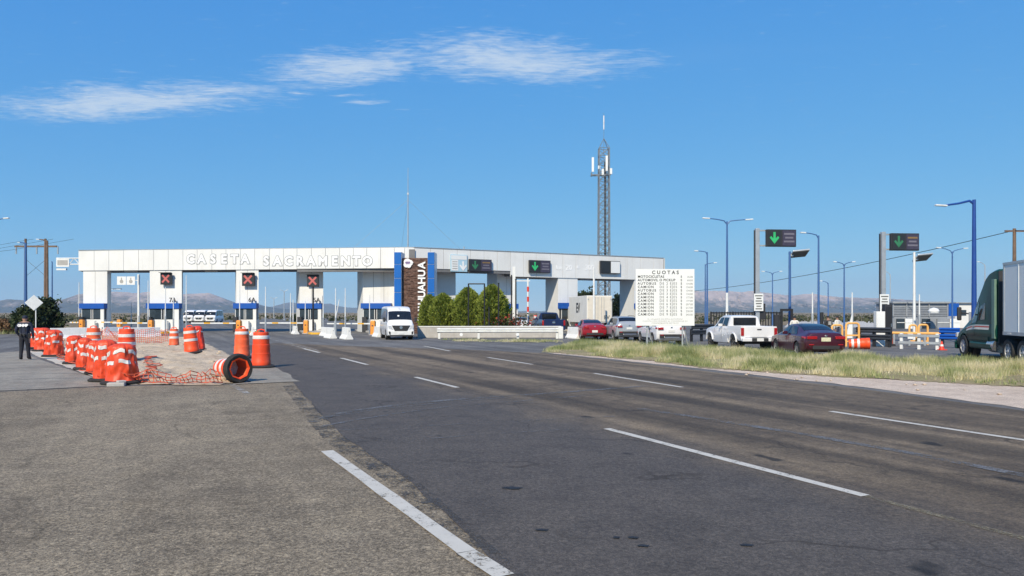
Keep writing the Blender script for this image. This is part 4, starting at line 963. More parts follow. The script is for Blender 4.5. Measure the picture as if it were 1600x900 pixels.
def cypress(px, ytop, wpx, Y, label, n=9000, seed=1):
    r = np.random.default_rng(seed); x = px2(px, Y); zt = H-(ytop-HY)/F*Y; R = wpx/2/F*Y; z0 = .75
    o = thing('cypress', label, 'tree', (x, Y, z0), 0, 'clipped cypresses in the planter')
    MB().cyl((0, 0, 0), (0, 0, (zt-z0)*.8), .12, .04, n=8).build('trunk', M['bark'], o)
    t = r.uniform(0, 1, n)**.85; th = r.uniform(0, 2*np.pi, n); hgt = zt-z0
    # egg outline, widest at 35 %
    prof = np.interp(t, [0, .12, .35, .6, .8, .92, 1], [.86, 1, .98, .85, .61, .37, .06])
    lump = 1+.12*np.sin(th*4+t*7+seed)+.10*np.sin(th*9-t*17+seed*2)+.08*np.sin(th*17+t*31)+r.normal(0, .05, n)
    rad = R*prof*lump*(1-.30*r.uniform(0, 1, n)**2.2)
    C = np.stack([rad*np.cos(th), rad*np.sin(th), t*hgt+r.normal(0, .05, n)], 1)
    # upright sprays
    s = .17*r.uniform(.6, 1.4, n); out_ = np.stack([np.cos(th), np.sin(th), np.full(n, .9)], 1)+r.normal(0, .35, (n, 3)); out_ /= np.linalg.norm(out_, axis=1)[:, None]
    sd = np.cross(out_, r.normal(size=(n, 3))); sd /= np.linalg.norm(sd, axis=1)[:, None]
    V = np.stack([C-out_*s[:, None]*.5, C+sd*s[:, None]*.28, C+out_*s[:, None]*.7, C-sd*s[:, None]*.28], 1).reshape(-1, 3)
    put('crown', np_mesh('crown', V, np.arange(n*4).reshape(n, 4), M['thuja']), o)
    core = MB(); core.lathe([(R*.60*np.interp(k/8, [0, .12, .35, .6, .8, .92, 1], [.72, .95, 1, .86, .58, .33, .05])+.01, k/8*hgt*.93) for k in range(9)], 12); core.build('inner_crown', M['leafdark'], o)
cypress(671, 462, 31, 60.5, 'leftmost and smallest clipped cypress beside the van', 7000, 1); cypress(692, 460, 42, 60, 'second clipped cypress from the van', 9000, 2)
cypress(731, 450.5, 46, 59.5, 'third clipped cypress from the van, behind black poles', 10000, 3); cypress(769, 446, 50, 59, 'tallest, rightmost clipped cypress with red flowers at its foot', 11000, 4)
fY = 57.0
pf = thing('pole_frame', 'black steel portal frame standing among the cypresses', 'pole frame', (px2(744.5, fY), fY, 0))
def fz(py): return H-(py-HY)/F*fY
for px, yt in ((732, 443), (757, 443)): MB().cyl((px2(px, fY)-px2(744.5, fY), 0, .0), (px2(px, fY)-px2(744.5, fY), 0, fz(yt)), .055, n=8).build('post', M['black'], pf)
MB().cyl((px2(732, fY)-px2(744.5, fY), 0, fz(443.5)), (px2(757, fY)-px2(744.5, fY), 0, fz(443.5)), .05, n=8).build('crossbar', M['black'], pf)
for px, yt, lb in ((764, 481, 'short black post in front of the tallest cypress'), (779, 443, 'tall black post on the right side of the tallest cypress'), (806, 437, 'tall black and white post right of the cypresses')):
    tag(MB().cyl((px2(px, fY), fY, 0), (px2(px, fY), fY, fz(yt)), .055, n=8).cyl((px2(px, fY), fY, fz(yt)), (px2(px, fY), fY, fz(yt)+.05), .075, n=8).build('black_post', M['black']), lb, 'post')
o = thing('height_post', 'white and red banded post beside the gate right of the cypresses', 'post', (px2(825, 66), 66, 0))
MB().cyl((0, 0, 0), (0, 0, 5.0), .09, n=10).build('shaft', M['polewhite'], o)
for z in (2.0, 2.9, 3.8): MB().cyl((0, 0, z), (0, 0, z+.45), .096, n=10).build('red_band', M['redwrap'], o)
o = thing('gate_frame', 'tall white gate post with thin crossbar right of the cypresses', 'gate frame', (px2(803, 62), 62, 0))
MB().box((0, 0, 2.9), (.24, .2, 5.8)).build('post', M['polewhite'], o); MB().box((.7, 0, 4.6), (1.3, .08, .08)).build('crossbar', M['polewhite'], o)
MB().box((-.2, 0, 2.6), (.12, .2, 5.0)).build('post', M['black'], o)
o = tag(MB().cyl((px2(928, 66), 66, 0), (px2(928, 66), 66, 5.9), .09, n=10).box((px2(928, 66), 66, .1), (.4, .4, .2)).build('white_post', M['polewhite']), 'tall white post in front of the cream box lorry', 'post')
M['flower'] = leaf_mat('red_flower', (.20, .03, .015), (.42, .09, .05))
C = rng.normal(size=(260, 3))*[.8, .35, .28]+[px2(795, 57.5), 57.5, 1.15]; V, Fc = leaves_np(C, .16, rng)
fl = thing('flower_bush', 'low bush with red flowers at the right end of the planter', 'bush', (px2(795, 57.5), 57.5, .7))
me = np_mesh('blossom', V-np.array([px2(795, 57.5), 57.5, .7]), Fc, M['flower']); put('blossom', me, fl)
C = rng.normal(size=(700, 3))*[.9, .4, .3]+[0, .1, .3]; V, Fc = leaves_np(C, .15, rng); put('foliage', np_mesh('foliage', V, Fc, M['leafdark']), fl)

# trees and bushes --------------------------------------------------------------------
def tree(name, label, px, ytop, wpx, Y, mat, n=2600, seed=1, z0f=.25, leaf=.28, cat='tree', grp=None, ybot=None):
    r = np.random.default_rng(seed); x = px2(px, Y); zt = H-(ytop-HY)/F*Y; R = wpx/2/F*Y
    o = thing(name, label, cat, (x, Y, 0), 0, grp)
    tk = MB(); tk.tube([(0, 0, 0), (.05*R, 0, zt*.3), (-.05*R, .05*R, zt*.55), (0, 0, zt*.8)], [zt*.035+.04, zt*.028+.03, zt*.018+.02, .02], 8)
    for k in range(6):
        a = k*1.05+seed; tk.tube([(0, 0, zt*(.25+.06*k)), (math.cos(a)*R*.35, math.sin(a)*R*.35, zt*(.42+.06*k)), (math.cos(a)*R*.7, math.sin(a)*R*.7, zt*(.52+.06*k))], [.05+zt*.008, .04, .015], 5)
    tk.build('trunk', M['bark'], o)
    nc = 26; cl = r.normal(size=(nc, 3)); cl /= np.linalg.norm(cl, axis=1)[:, None]; cl *= r.uniform(.25, 1, (nc, 1))**.6
    hc = (1-z0f)*zt/2; cen = cl*[R*.82, R*.82, hc*.85]+[0, 0, z0f*zt+hc]
    k = r.integers(0, nc, n); C = cen[k]+r.normal(size=(n, 3))*[R*.20, R*.20, hc*.17]; C[:, 2] = np.maximum(C[:, 2], .06)
    V, Fc = leaves_np(C, leaf, r); put('crown', np_mesh('crown', V, Fc, mat), o)
tree('roadside_tree', 'dark green bushy tree behind the officer, the left one', 42, 478, 40, 62, M['leafdark'], 3800, 3, .08, .26)
tree('roadside_tree', 'dark green bushy tree below the white diamond sign, the right one', 77, 468, 44, 64, M['leafdark'], 4600, 5, .06, .27)
tree('roadside_bush', 'low reddish weed clump at the left edge', 12, 497, 36, 66, M['redweed'], 1500, 7, .02, .22, 'bush')
tree('background_tree', 'tree behind the canopy left of the radio tower, over the box lorry', 913, 456, 34, 120, M['leafdark'], 3000, 9, .2, .4)
tree('background_tree', 'taller tree behind the canopy just left of the tower legs', 925, 452, 22, 126, M['leafdark'], 2400, 10, .15, .4)
tree('background_tree', 'tree behind the canopy right of the radio tower', 965, 459, 26, 122, M['leafdark'], 2600, 11, .1, .4)
tree('background_bush', 'green bush beyond the road right of the tariff board', 1092, 503, 24, 130, M['scrubleaf'], 1200, 12, .02, .35, 'bush')
tree('background_bush', 'green bush left of the service buildings', 1389, 505, 18, 95, M['scrubleaf'], 1200, 13, .02, .3, 'bush')
tree('background_bush', 'green bush seen past the boom arm of lane 5A', 468, 490, 30, 130, M['leafdark'], 1400, 14, .02, .4, 'bush')

# left guard rail with white posts
lg_ = thing('guard_rail', 'dark guard rail with white posts at the left edge', 'guard rail', (*G(75, 520), 0), .02)
for z in (.55, .85): MB().box((-9, 0, z), (18, .07, .2)).build('rail', M['raildark'], lg_)
for k in range(10): MB().cyl((-.3-k*1.9, -.1, 0), (-.3-k*1.9, -.1, .85 if k % 3 else 1.15), .10 if k % 3 else .16, n=10).build('post', M['railwhite'], lg_)

# right side yard ------------------------------------------------------------------------
fY2 = 50
fc = thing('bar_fence', 'dark vertical-bar fence behind the white pickup', 'fence', (px2(1111, fY2), fY2, 0))
Lf = px2(1222, fY2)-px2(1111, fY2); ztf = H-(487-HY)/F*fY2
for z in (ztf-.08, .35): MB().box((Lf/2, 0, z), (Lf, .06, .09)).build('rail', M['black'], fc)
for k in range(27): MB().box((k*Lf/26, 0, ztf/2), (.05 if k % 8 else .1, .05, ztf)).build('bar', M['black'], fc)
pg = thing('door_frame', 'dark steel doorway frame at the right end of the bar fence', 'gate frame', (px2(1229, fY2), fY2, 0))
dz = H-(482.5-HY)/F*fY2; dw = 16/F*fY2
for s in (-1, 1): MB().box((s*dw/2, 0, dz/2), (.14, .14, dz)).build('post', M['bandblue' if 0 else 'black'], pg)
MB().box((0, 0, dz-.07), (dw-.14, .13, .14)).build('lintel', M['black'], pg)
MB().box((-dw*.5-.35, .05, .9), (.3, .25, 1.8)).build('control_box', M['housing'], pg)
for k, (px, yt, lb) in enumerate(((1269.5, 457, 'white and grey slim mast above the maroon sedan'), (1284, 488, 'short dark post above the maroon sedan'), (1331.5, 457, 'white slim mast left of the second gantry'), (1436.5, 460, 'white slim mast right of the panel light pole'), (1180, 478, 'dark cabinet post under the first gantry notice'))):
    Y = 54; zt = H-(yt-HY)/F*Y; dark = 'dark' in lb
    o = thing('slim_mast', lb, 'mast', (px2(px, Y), Y, 0))
    MB().cyl((0, 0, 0), (0, 0, zt*.55), .085 if not dark else .14, n=8).build('sleeve', M['black' if dark else 'polegrey'], o)
    MB().cyl((0, 0, zt*.55), (0, 0, zt), .055 if not dark else .13, .04 if not dark else .13, n=8).build('shaft', M['black' if dark else 'polewhite'], o)
def rail_thing(px0, py0, px1, py1, label, mat, heights, posts, pmat):
    p = Vector(G(px0, py0)); q = Vector(G(px1, py1)); d = q-p
    o = thing('crash_barrier', label, 'crash barrier', (p.x, p.y, 0), math.atan2(d.y, d.x))
    for z in heights:
        if mat is M['railwhite']: MB().box((d.length/2, 0, z), (d.length, .06, .13)).build('rail', M['polegrey'], o)
        else: wbeam(o, 0, d.length, z, mat)
    for k in range(posts): MB().box((.12+k*(d.length-.24)/(posts-1), .10, .42), (.14, .14, .84)).build('post', pmat, o)
    return o
rail_thing(1080, 534, 1115, 533, 'dark crash barrier between tariff board and pickup', M['raildark'], (.62, 1.0), 3, M['black'])
rail_thing(1338, 541, 1392, 543, 'dark crash barrier behind the lying orange drum', M['raildark'], (.55, .95), 3, M['black'])
rail_thing(1404, 545, 1468, 547, 'pale crash barrier with three posts under the yellow rail', M['railwhite'], (.35, .72), 3, M['polewhite'])
rail_thing(1468, 543, 1500, 544, 'dark blue crash barrier left of the green lorry', M['bandblue'], (.60, .95), 2, M['black'])
def yellow_frame(px0, px1, yt, yb, label, Y):
    o = thing('hoop_barrier', label, 'barrier frame', (px2((px0+px1)/2, Y), Y, 0))
    w2 = (px1-px0)/2/F*Y; zt = H-(yt-HY)/F*Y; r = .13
    pts = [(-w2, 0, 0), (-w2, 0, zt-r), (-w2+.3*r, 0, zt-.3*r), (-w2+r, 0, zt), (w2-r, 0, zt), (w2-.3*r, 0, zt-.3*r), (w2, 0, zt-r), (w2, 0, 0)]
    MB().tube(pts, .062, 8).build('hoop', M['hoop'], o, smooth=True)
    MB().box((0, 0, zt*.48), (2*w2, .06, .09)).build('crossbar', M['hoop'], o)
    MB().box((0, 0, zt*.48-.35), (2*w2, .06, .08)).build('crossbar', M['hoop'], o)
yellow_frame(1322, 1342, 505, 541, 'yellow-orange hoop frame right of the maroon sedan', 42); yellow_frame(1300, 1316, 508, 541, 'yellow-orange hoop frame just above the maroon sedan boot', 44)
yellow_frame(1421, 1432, 508, 530, 'small yellow hoop frame left on the yellow rail', 45); yellow_frame(1435.5, 1449.5, 507.5, 532, 'bright yellow hoop frame right on the yellow rail', 44)
o = thing('yellow_rail', 'long yellow pipe rail left of the green lorry', 'rail', (px2(1391, 43), 43, 0))
Ly = px2(1474, 43)-px2(1391, 43); MB().cyl((0, 0, .75), (Ly, 0, .7), .08, n=8).build('pipe', M['hoop'], o)
for k in range(4): MB().box((.2+k*(Ly-.4)/3, 0, .36), (.1, .1, .72)).build('post', M['polegrey'], o)
MB().box((Ly*.36, -.1, .55), (.3, .05, .3)).build('tag_plate', M['signwhite'], o)
o = thing('white_vane', 'white triangular sheet sticking up beside the yellow frame', 'marker', (px2(1324, 47), 47, 0))
MB().front([(-.15, .3), (.30, .3), (.33, 1.95)], -.03, .03).build('sheet', M['signwhite'], o); MB().box((.31, .06, .9), (.06, .06, 1.8)).build('stake', M['polegrey'], o)
o = thing('dark_cabinet', 'tall dark control cabinet beside the second gantry post', 'cabinet', (px2(1386, 42.5), 42.5, 0))
MB().box((0, 0, 1.2), (.42, .4, 2.4)).build('body', M['housing'], o, bevel=.02); MB().box((0, -.21, 1.25), (.34, .02, 2.0)).build('door', M['black'], o); MB().box((.12, -.23, 1.2), (.03, .03, .2)).build('handle', M['chrome'], o)
o = thing('white_cabinet', 'white control cabinet in front of the second gantry post', 'cabinet', (px2(1374, 42), 42, 0))
MB().box((0, 0, 1.0), (.5, .35, 2.0)).build('body', M['wallwhite'], o, bevel=.02); MB().box((0, -.185, 1.05), (.42, .02, 1.7)).build('door', M['signwhite'], o)
# service buildings
M['louvre'] = pm('grey_louvre', (.26, .28, .31), .6, var=.1, scale=2)
sY = 88
def sx(px): return px2(px, sY)-px2(1447, sY)
def sz_(py): return H-(py-HY)/F*sY
sb = thing('service_building', 'grey louvred service building with a blue corner left of the green lorry', 'building', (px2(1447, sY), sY, 0))
MB().box(((sx(1395)+sx(1480))/2, 2, sz_(474)/2), (sx(1480)-sx(1395), 4, sz_(474))).build('wall', M['louvre'], sb)
MB().box(((sx(1395)+sx(1480))/2, 1.9, sz_(474)+.1), (sx(1480)-sx(1395)+.3, 4.4, .2)).build('roof', M['grey_edge'], sb)
for k in range(6): MB().box(((sx(1395)+sx(1480))/2, -.04, sz_(495)+.15+k*.2), (sx(1480)-sx(1395)-.1, .08, .10)).build('louvre_slat', M['louvre'], sb)
for px in (1395, 1416, 1451, 1480): MB().box((sx(px), -.08, sz_(484)), (.12, .12, sz_(474)-sz_(495))).build('mullion', M['grey_edge'], sb)
MB().box(((sx(1481)+sx(1497))/2, 1.5, (sz_(474)+sz_(494))/2), (sx(1497)-sx(1481), 3.4, sz_(474)-sz_(494))).build('blue_corner', M['bandblue'], sb)
for x0, x1, mt in ((1400, 1412, 'boothglass'), (1413, 1427, 'signwhite'), (1463, 1482, 'louvre'), (1483, 1498, 'signwhite'), (1440, 1452, 'boothglass')):
    d_ = MB().box(((sx(x0)+sx(x1))/2, -.12, sz_(498)/2+.0), (sx(x1)-sx(x0), .2, sz_(498))).build('door' if mt != 'boothglass' else 'window', M[mt], sb)
    MB().box(((sx(x0)+sx(x1))/2, -.24, sz_(498)*.62), (sx(x1)-sx(x0), .03, .08)).build('rail', M['polewhite'], d_)
o = tag(MB().lathe([(.55, 0), (.6, .25), (.45, .5), (.05, .62)], 16).xform(Matrix.Translation((px2(1459, 86), 86, sz_(489)))).build('satellite_dish', M['signwhite'], smooth=True), 'round white dish on the grey louvred building', 'dish')
o = thing('white_building', 'plain white block building just left of the green lorry cab', 'building', (px2(1509, 92), 92, 0))
MB().box((0, 2, 1.55), (2.6, 4, 3.1)).build('wall', M['wallwhite'], o); MB().box((0, 1.9, 3.14), (2.8, 4.4, .12)).build('roof', M['grey_edge'], o)
MB().box((-.4, -.02, 1.9), (.9, .05, .7)).build('window', M['boothglass'], o); MB().box((.7, -.02, 1.0), (.7, .05, 2.0)).build('door', M['louvre'], o)
M['paleground'] = soil('pale_yard_ground', (.44, .42, .39), (.52, .50, .46), sc=.3, bump=.2)
sheet('pale_yard', [(px2(1225, 95), 95), (px2(1500, 95), 95), (px2(1480, 158), 158), (px2(1235, 158), 158)], .010, M['paleground'])
# ================================================================== VEHICLES
def pchip(x, y):
    x = np.array(x, float); y = np.array(y, float); h = np.diff(x); d = np.diff(y)/h; m = np.zeros(len(x))
    m[0], m[-1] = d[0], d[-1]
    for i in range(1, len(x)-1):
        if d[i-1]*d[i] > 0:
            w1 = 2*h[i]+h[i-1]; w2 = h[i]+2*h[i-1]; m[i] = (w1+w2)/(w1/d[i-1]+w2/d[i])
    def f(q):
        i = int(np.clip(np.searchsorted(x, q)-1, 0, len(h)-1)); t = (q-x[i])/h[i]
        return ((2*t**3-3*t*t+1)*y[i]+(t**3-2*t*t+t)*h[i]*m[i]+(-2*t**3+3*t*t)*y[i+1]+(t**3-t*t)*h[i]*m[i+1])
    return f
class Loft:
    """car skin: stations (y, half width, bottom z, belt z, roof half width, roof z), y forward"""
    def __init__(s, st, crease=.62):
        s.st = st; c = list(zip(*st)); s.fn = [pchip(c[0], k) for k in c[1:]]; s.y0 = st[0][0]; s.y1 = st[-1][0]; s.cr = crease
    def prof(s, y):
        w, zb, zt, wr, zr = [f(y) for f in s.fn]; zm = zb+(zt-zb)*s.cr
        return [(0, zb), (w*.82, zb), (w*.955, zb+.05), (w*.985, zb+.16), (w*.995, zm-.10), (w, zm), (w*.972, zm+(zt-zm)*.55), (w*.965, zt-.025), (w*.935, zt), (wr+(w*.935-wr)*.05, zr-.055-.02*(zr-zt)), (wr*.9, zr-.022), (wr*.5, zr-.004), (0, zr)]
    BELT, EDGE, TOP = 8, 9, 12
    def pt(s, y, v):
        p = s.prof(y); i = min(int(v), len(p)-2); t = v-i
        return Vector((p[i][0]+(p[i+1][0]-p[i][0])*t, y, p[i][1]+(p[i+1][1]-p[i][1])*t))
    def body(s, n=54):
        ys = sorted(set([round(q[0], 4) for q in s.st]+list(np.round(np.linspace(s.y0, s.y1, n), 4)))); mb = MB(); K = 13
        ring = 2*K-2; vs = []
        for y in ys:
            p = s.prof(y); vs += [(a, y, b) for a, b in p]+[(-a, y, b) for a, b in p[-2:0:-1]]
        fs = [(i*ring+k, i*ring+(k+1) % ring, (i+1)*ring+(k+1) % ring, (i+1)*ring+k) for i in range(len(ys)-1) for k in range(ring)]
        fs += [tuple(range(ring-1, -1, -1)), tuple(range((len(ys)-1)*ring, len(ys)*ring))]
        return mb.add(vs, fs)
    def patch(s, mb, y0, y1, v0, v1, off=.008, ny=10, nv=5, sides=(1, -1), y0t=None, y1t=None):
        """strip of skin between two stations; y0t/y1t are the station limits at the upper edge"""
        y0t = y0 if y0t is None else y0t; y1t = y1 if y1t is None else y1t
        for sd in sides:
            vs = []
            for i in range(ny+1):
                for j in range(nv+1):
                    t = j/nv; y = (y0+(y0t-y0)*t)+((y1+(y1t-y1)*t)-(y0+(y0t-y0)*t))*i/ny; v = v0+(v1-v0)*t
                    p = s.pt(y, v); e = .01
                    a = s.pt(min(y+e, s.y1), v)-s.pt(max(y-e, s.y0), v); b = s.pt(y, min(v+.05, 12))-s.pt(y, max(v-.05, 0))
                    n = a.cross(b); n = n.normalized() if n.length > 1e-9 else Vector((0, 0, 1))
                    if n.x < -1e-6 or (abs(n.x) < 1e-6 and n.z < 0): n = -n
                    if n.z < -.3: n = -n
                    q = p+n*off; vs.append((q.x*sd, q.y, q.z))
            mb.add(vs, [(i*(nv+1)+j, (i+1)*(nv+1)+j, (i+1)*(nv+1)+j+1, i*(nv+1)+j+1) for i in range(ny) for j in range(nv)])
        return mb
def boolcut(me, cut):
    a = bpy.data.objects.new('tmp', me); b = bpy.data.objects.new('cut', cut); COL.objects.link(a); COL.objects.link(b)
    md = a.modifiers.new('b', 'BOOLEAN'); md.operation = 'DIFFERENCE'; md.object = b; md.solver = 'EXACT'
    r = bpy.data.meshes.new_from_object(a.evaluated_get(bpy.context.evaluated_depsgraph_get()))
    bpy.data.objects.remove(a); bpy.data.objects.remove(b)
    return r
def smooth_me(me, ang=35):
    me.shade_smooth(); me.set_sharp_from_angle(angle=math.radians(ang)); return me
_wm = {}
def wheel(o, x, y, r, w, rimmat='rim', hub=.66, spokes=5):
    k = (r, w, rimmat, spokes)
    if k not in _wm:
        t = MB().lathe([(r*hub, -w/2), (r*.93, -w/2), (r, -w*.36), (r, w*.36), (r*.93, w/2), (r*hub, w/2)], 28, closed=True)
        t.xform(Matrix.Rotation(math.pi/2, 4, 'Y')); tm = t.mesh('tyre', M['tyre'], True, 35)
        q = MB().lathe([(.02, -w*.30), (r*hub+.004, -w*.30), (r*hub+.004, w*.46), (r*hub*.92, w*.46), (r*hub*.88, w*.22), (.02, w*.18)], 24)
        for i in range(spokes):
            a = 2*math.pi*i/spokes; q.box((math.cos(a)*r*hub*.48, math.sin(a)*r*hub*.48, w*.34), (r*hub*.92, r*.13, w*.16), rz=a)
        q.lathe([(r*.13, w*.2), (r*.13, w*.47), (r*.1, w*.49)], 10)
        q.xform(Matrix.Rotation(math.pi/2, 4, 'Y')); _wm[k] = (tm, q.mesh('rim', M[rimmat], True, 30))
    tm, rm = _wm[k]
    t = put('wheel', tm, o); t.location = (x, y, r); t.rotation_euler = (0, 0, 0 if x > 0 else math.pi)
    ri = put('rim', rm, t)
    return t
def paint(name, col, rough=.28, flake=0.0):
    return pm(name, col, rough, flake, var=.04, scale=1.5, coat=.5, dirt=.18, dirtcol=tuple(x*.6+.012 for x in col))
def car(name, label, cat, st, L, W, wr, axles, paintm, rl, heading, side_win, front_win, rear_win, rimmat='rim', tail=None, plate='plate', clad=False, crease=.62, extra=None, plate_z=.78, rear=True, grp='cars queuing for the toll gates', tyre_w=.22):
    f = Vector((math.sin(heading), math.cos(heading))); r_ = Vector((math.cos(heading), -math.sin(heading)))
    c = Vector(rl)+r_*W/2+f*L/2
    o = thing(name, label, cat, (c.x, c.y, 0), -heading, grp)
    lf = Loft(st, crease); me = lf.body().mesh('body', paintm)
    cut = MB()
    for ay in axles:
        for s in (1, -1): cut.cyl((s*(W/2-.30), ay, wr), (s*(W/2+.3), ay, wr), wr+.055, n=28)
    me = boolcut(me, cut.mesh('cut', paintm)); body = put('body', smooth_me(me, 32), o)
    for ay in axles:
        for s in (1, -1): MB().cyl((s*(W/2-.31), ay, wr), (s*(W/2-.285), ay, wr), wr+.07, n=24).build('wheel_well', M['plastic'], body)
    for ay in axles:
        for s in (1, -1): wheel(o, s*(W/2-.13), ay, wr, tyre_w, rimmat)
    B, E = lf.BELT, lf.EDGE
    for (a, b, at, bt) in side_win:
        for s in (1, -1): lf.patch(MB(), a, b, B+.10, B+.90, .009, 10, 4, (s,), at, bt).build('side_window', M['glass'], o, smooth=True)
    if front_win: lf.patch(MB(), front_win[0], front_win[1], E+.12, 12, .010, 10, 8).build('windscreen', M['glass'], o, smooth=True, angle=60)
    if rear_win: lf.patch(MB(), rear_win[0], rear_win[1], E+.15, 12, .010, 10, 8).build('rear_window', M['glass'], o, smooth=True, angle=60)
    # shut lines of the doors, handles, mirrors
    for (a, b, at, bt) in side_win:
        for s in (1, -1):
            lf.patch(MB(), b-.02, b, 3.2, B, .003, 1, 8, (s,)).build('door_gap', M['plastic'], o)
            q = lf.pt(a+.12, 6.6); MB().box((s*(q.x+.012), a+.16, q.z), (.03, .17, .03)).build('door_handle', paintm, o)
    fw = side_win[0][1] if side_win else 1
    for s in (1, -1):
        q = lf.pt(fw-.05, B); MB().box((s*(q.x+.10), fw+.02, q.z+.10), (.22, .10, .15)).build('mirror', paintm, o, bevel=.03)
    if clad:
        for s in (1, -1): lf.patch(MB(), st[0][0]+.1, st[-1][0]-.1, 1.6, 3.4, .006, 40, 3, (s,)).build('sill_cladding', M['plastic'], o) if False else None
    if extra: extra(o, lf, body)
    return o, lf
def rear_face(o, y, items):
    for nm, mt, x, z, w, h, dp in items: MB().box((x, y-dp/2+.01, z), (w, dp, h)).build(nm, M[mt], o, bevel=.012)

SED = [(-2.33, .72, .42, .82, .58, .98), (-2.29, .84, .36, .88, .64, 1.06), (-2.12, .895, .28, .91, .68, 1.10), (-1.85, .915, .22, .93, .68, 1.125), (-1.62, .92, .20, .94, .655, 1.17), (-1.1, .925, .19, .94, .60, 1.34), (-.6, .925, .18, .94, .575, 1.425), (-.15, .925, .18, .93, .58, 1.445), (.35, .925, .18, .92, .575, 1.41), (.75, .92, .18, .915, .60, 1.26), (1.2, .915, .18, .90, .68, 1.06), (1.38, .91, .18, .88, .71, 1.00), (2.0, .88, .20, .80, .66, .89), (2.25, .80, .25, .70, .56, .76), (2.33, .66, .32, .62, .44, .66)]
def sed_extra(o, lf, body):
    rear_face(o, -2.33, [('tail_lamp', 'tail', -.60, .86, .42, .13, .07), ('tail_lamp', 'tail', .60, .86, .42, .13, .07), ('licence_plate', 'plate', 0, .78, .40, .17, .035), ('badge', 'chrome', 0, .93, .10, .08, .03), ('bumper_insert', 'plastic', 0, .44, 1.15, .15, .05), ('reflector', 'tail', -.62, .56, .22, .05, .04), ('reflector', 'tail', .62, .56, .22, .05, .04)])
    for s in (1, -1): lf.patch(MB(), -2.28, -1.92, 6.2, 7.6, .012, 6, 3, (s,)).build('tail_lamp', M['tail'], o, smooth=True)
    for s in (1, -1): lf.patch(MB(), 1.95, 2.27, 6.3, 7.6, .010, 5, 3, (s,)).build('headlamp', M['lampclear'], o, smooth=True)
    lf.patch(MB(), -2.1, -2.07, 9.3, 12, .004, 1, 6).build('boot_gap', M['plastic'], o)
maroon = paint('maroon_paint', (.050, .005, .016)); red = paint('red_paint', (.30, .008, .02))
car('sedan', 'dark maroon sedan at the back of the queue, nearest car on the right', 'car', SED, 4.66, 1.85, .33, (1.38, -1.36), maroon, (12.55, 31.6), math.radians(1), [(-1.25, -.12, -.85, -.12), (-.06, .98, -.06, .42)], (.42, 1.16), (-1.58, -.72), tail=1, extra=sed_extra)
def red_extra(o, lf, body):
    rear_face(o, -2.33, [('tail_lamp', 'tail', -.62, .87, .34, .15, .07), ('tail_lamp', 'tail', .62, .87, .34, .15, .07), ('licence_plate', 'platewhite', .0, .60, .40, .16, .035), ('badge', 'chrome', 0, .95, .12, .08, .03), ('bumper_insert', 'plastic', 0, .42, 1.2, .14, .05)])
car('sedan', 'bright red sedan between the blue pickup and the silver SUV', 'car', SED, 4.6, 1.83, .33, (1.38, -1.36), red, (4.95, 52), math.radians(-4), [(-1.25, -.12, -.85, -.12), (-.06, .98, -.06, .42)], (.42, 1.16), (-1.58, -.72), extra=red_extra)
SUV = [(-2.31, .76, .46, .98, .62, 1.10), (-2.27, .86, .38, 1.03, .68, 1.20), (-2.16, .905, .30, 1.06, .67, 1.32), (-1.95, .92, .26, 1.07, .645, 1.47), (-1.72, .925, .24, 1.07, .62, 1.60), (-1.3, .93, .22, 1.06, .61, 1.655), (-.4, .93, .22, 1.05, .61, 1.675), (.15, .93, .22, 1.03, .605, 1.655), (.55, .925, .22, 1.02, .62, 1.55), (1.12, .92, .22, 1.0, .69, 1.19), (1.3, .91, .22, .98, .73, 1.11), (2.0, .885, .25, .92, .69, 1.02), (2.24, .82, .30, .80, .60, .90), (2.31, .68, .38, .72, .48, .80)]
def suv_extra(colr):
    def ex(o, lf, body):
        rear_face(o, -2.31, [('tail_lamp', 'tail', -.66, 1.0, .32, .13, .08), ('tail_lamp', 'tail', .66, 1.0, .32, .13, .08), ('licence_plate', 'platewhite', 0, .86, .40, .15, .035), ('badge', 'chrome', 0, 1.06, .12, .08, .03), ('bumper', 'plastic', 0, .55, 1.45, .22, .10), ('skid_plate', 'chrome', 0, .46, .9, .09, .12), ('reflector', 'tail', -.6, .62, .2, .05, .12), ('reflector', 'tail', .6, .62, .2, .05, .12)])
        for s in (1, -1):
            lf.patch(MB(), -2.26, -2.02, 6.4, 7.8, .012, 6, 3, (s,)).build('tail_lamp', M['tail'], o, smooth=True)
            lf.patch(MB(), -.9, .95, 1.7, 3.2, .006, 16, 3, (s,)).build('sill_cladding', M['plastic'], o, smooth=True)
            MB().tube([(s*.56, -1.5, 1.66), (s*.57, -1.3, 1.70), (s*.57, .0, 1.71), (s*.56, .2, 1.68)], .018, 6).build('roof_rail', M['plastic'], o)
    return ex
silver = paint('silver_paint', (.42, .44, .46), .3, .35); white = paint('white_paint', (.76, .76, .77))
sw = [(-1.95, -1.2, -1.62, -1.2), (-1.13, -.12, -1.13, -.12), (-.05, .98, -.05, .40)]
car('suv', 'silver SUV behind the red sedan, left of the tariff board', 'car', SUV, 4.62, 1.88, .36, (1.42, -1.42), silver, (7.0, 49.6), math.radians(-6), sw, (.45, 1.1), (-2.12, -1.74), extra=suv_extra(0))
car('suv', 'white SUV half hidden behind the tariff board', 'car', SUV, 4.62, 1.88, .36, (1.42, -1.42), white, (8.45, 43.2), math.radians(-5), sw, (.45, 1.1), (-2.12, -1.74), extra=suv_extra(1))
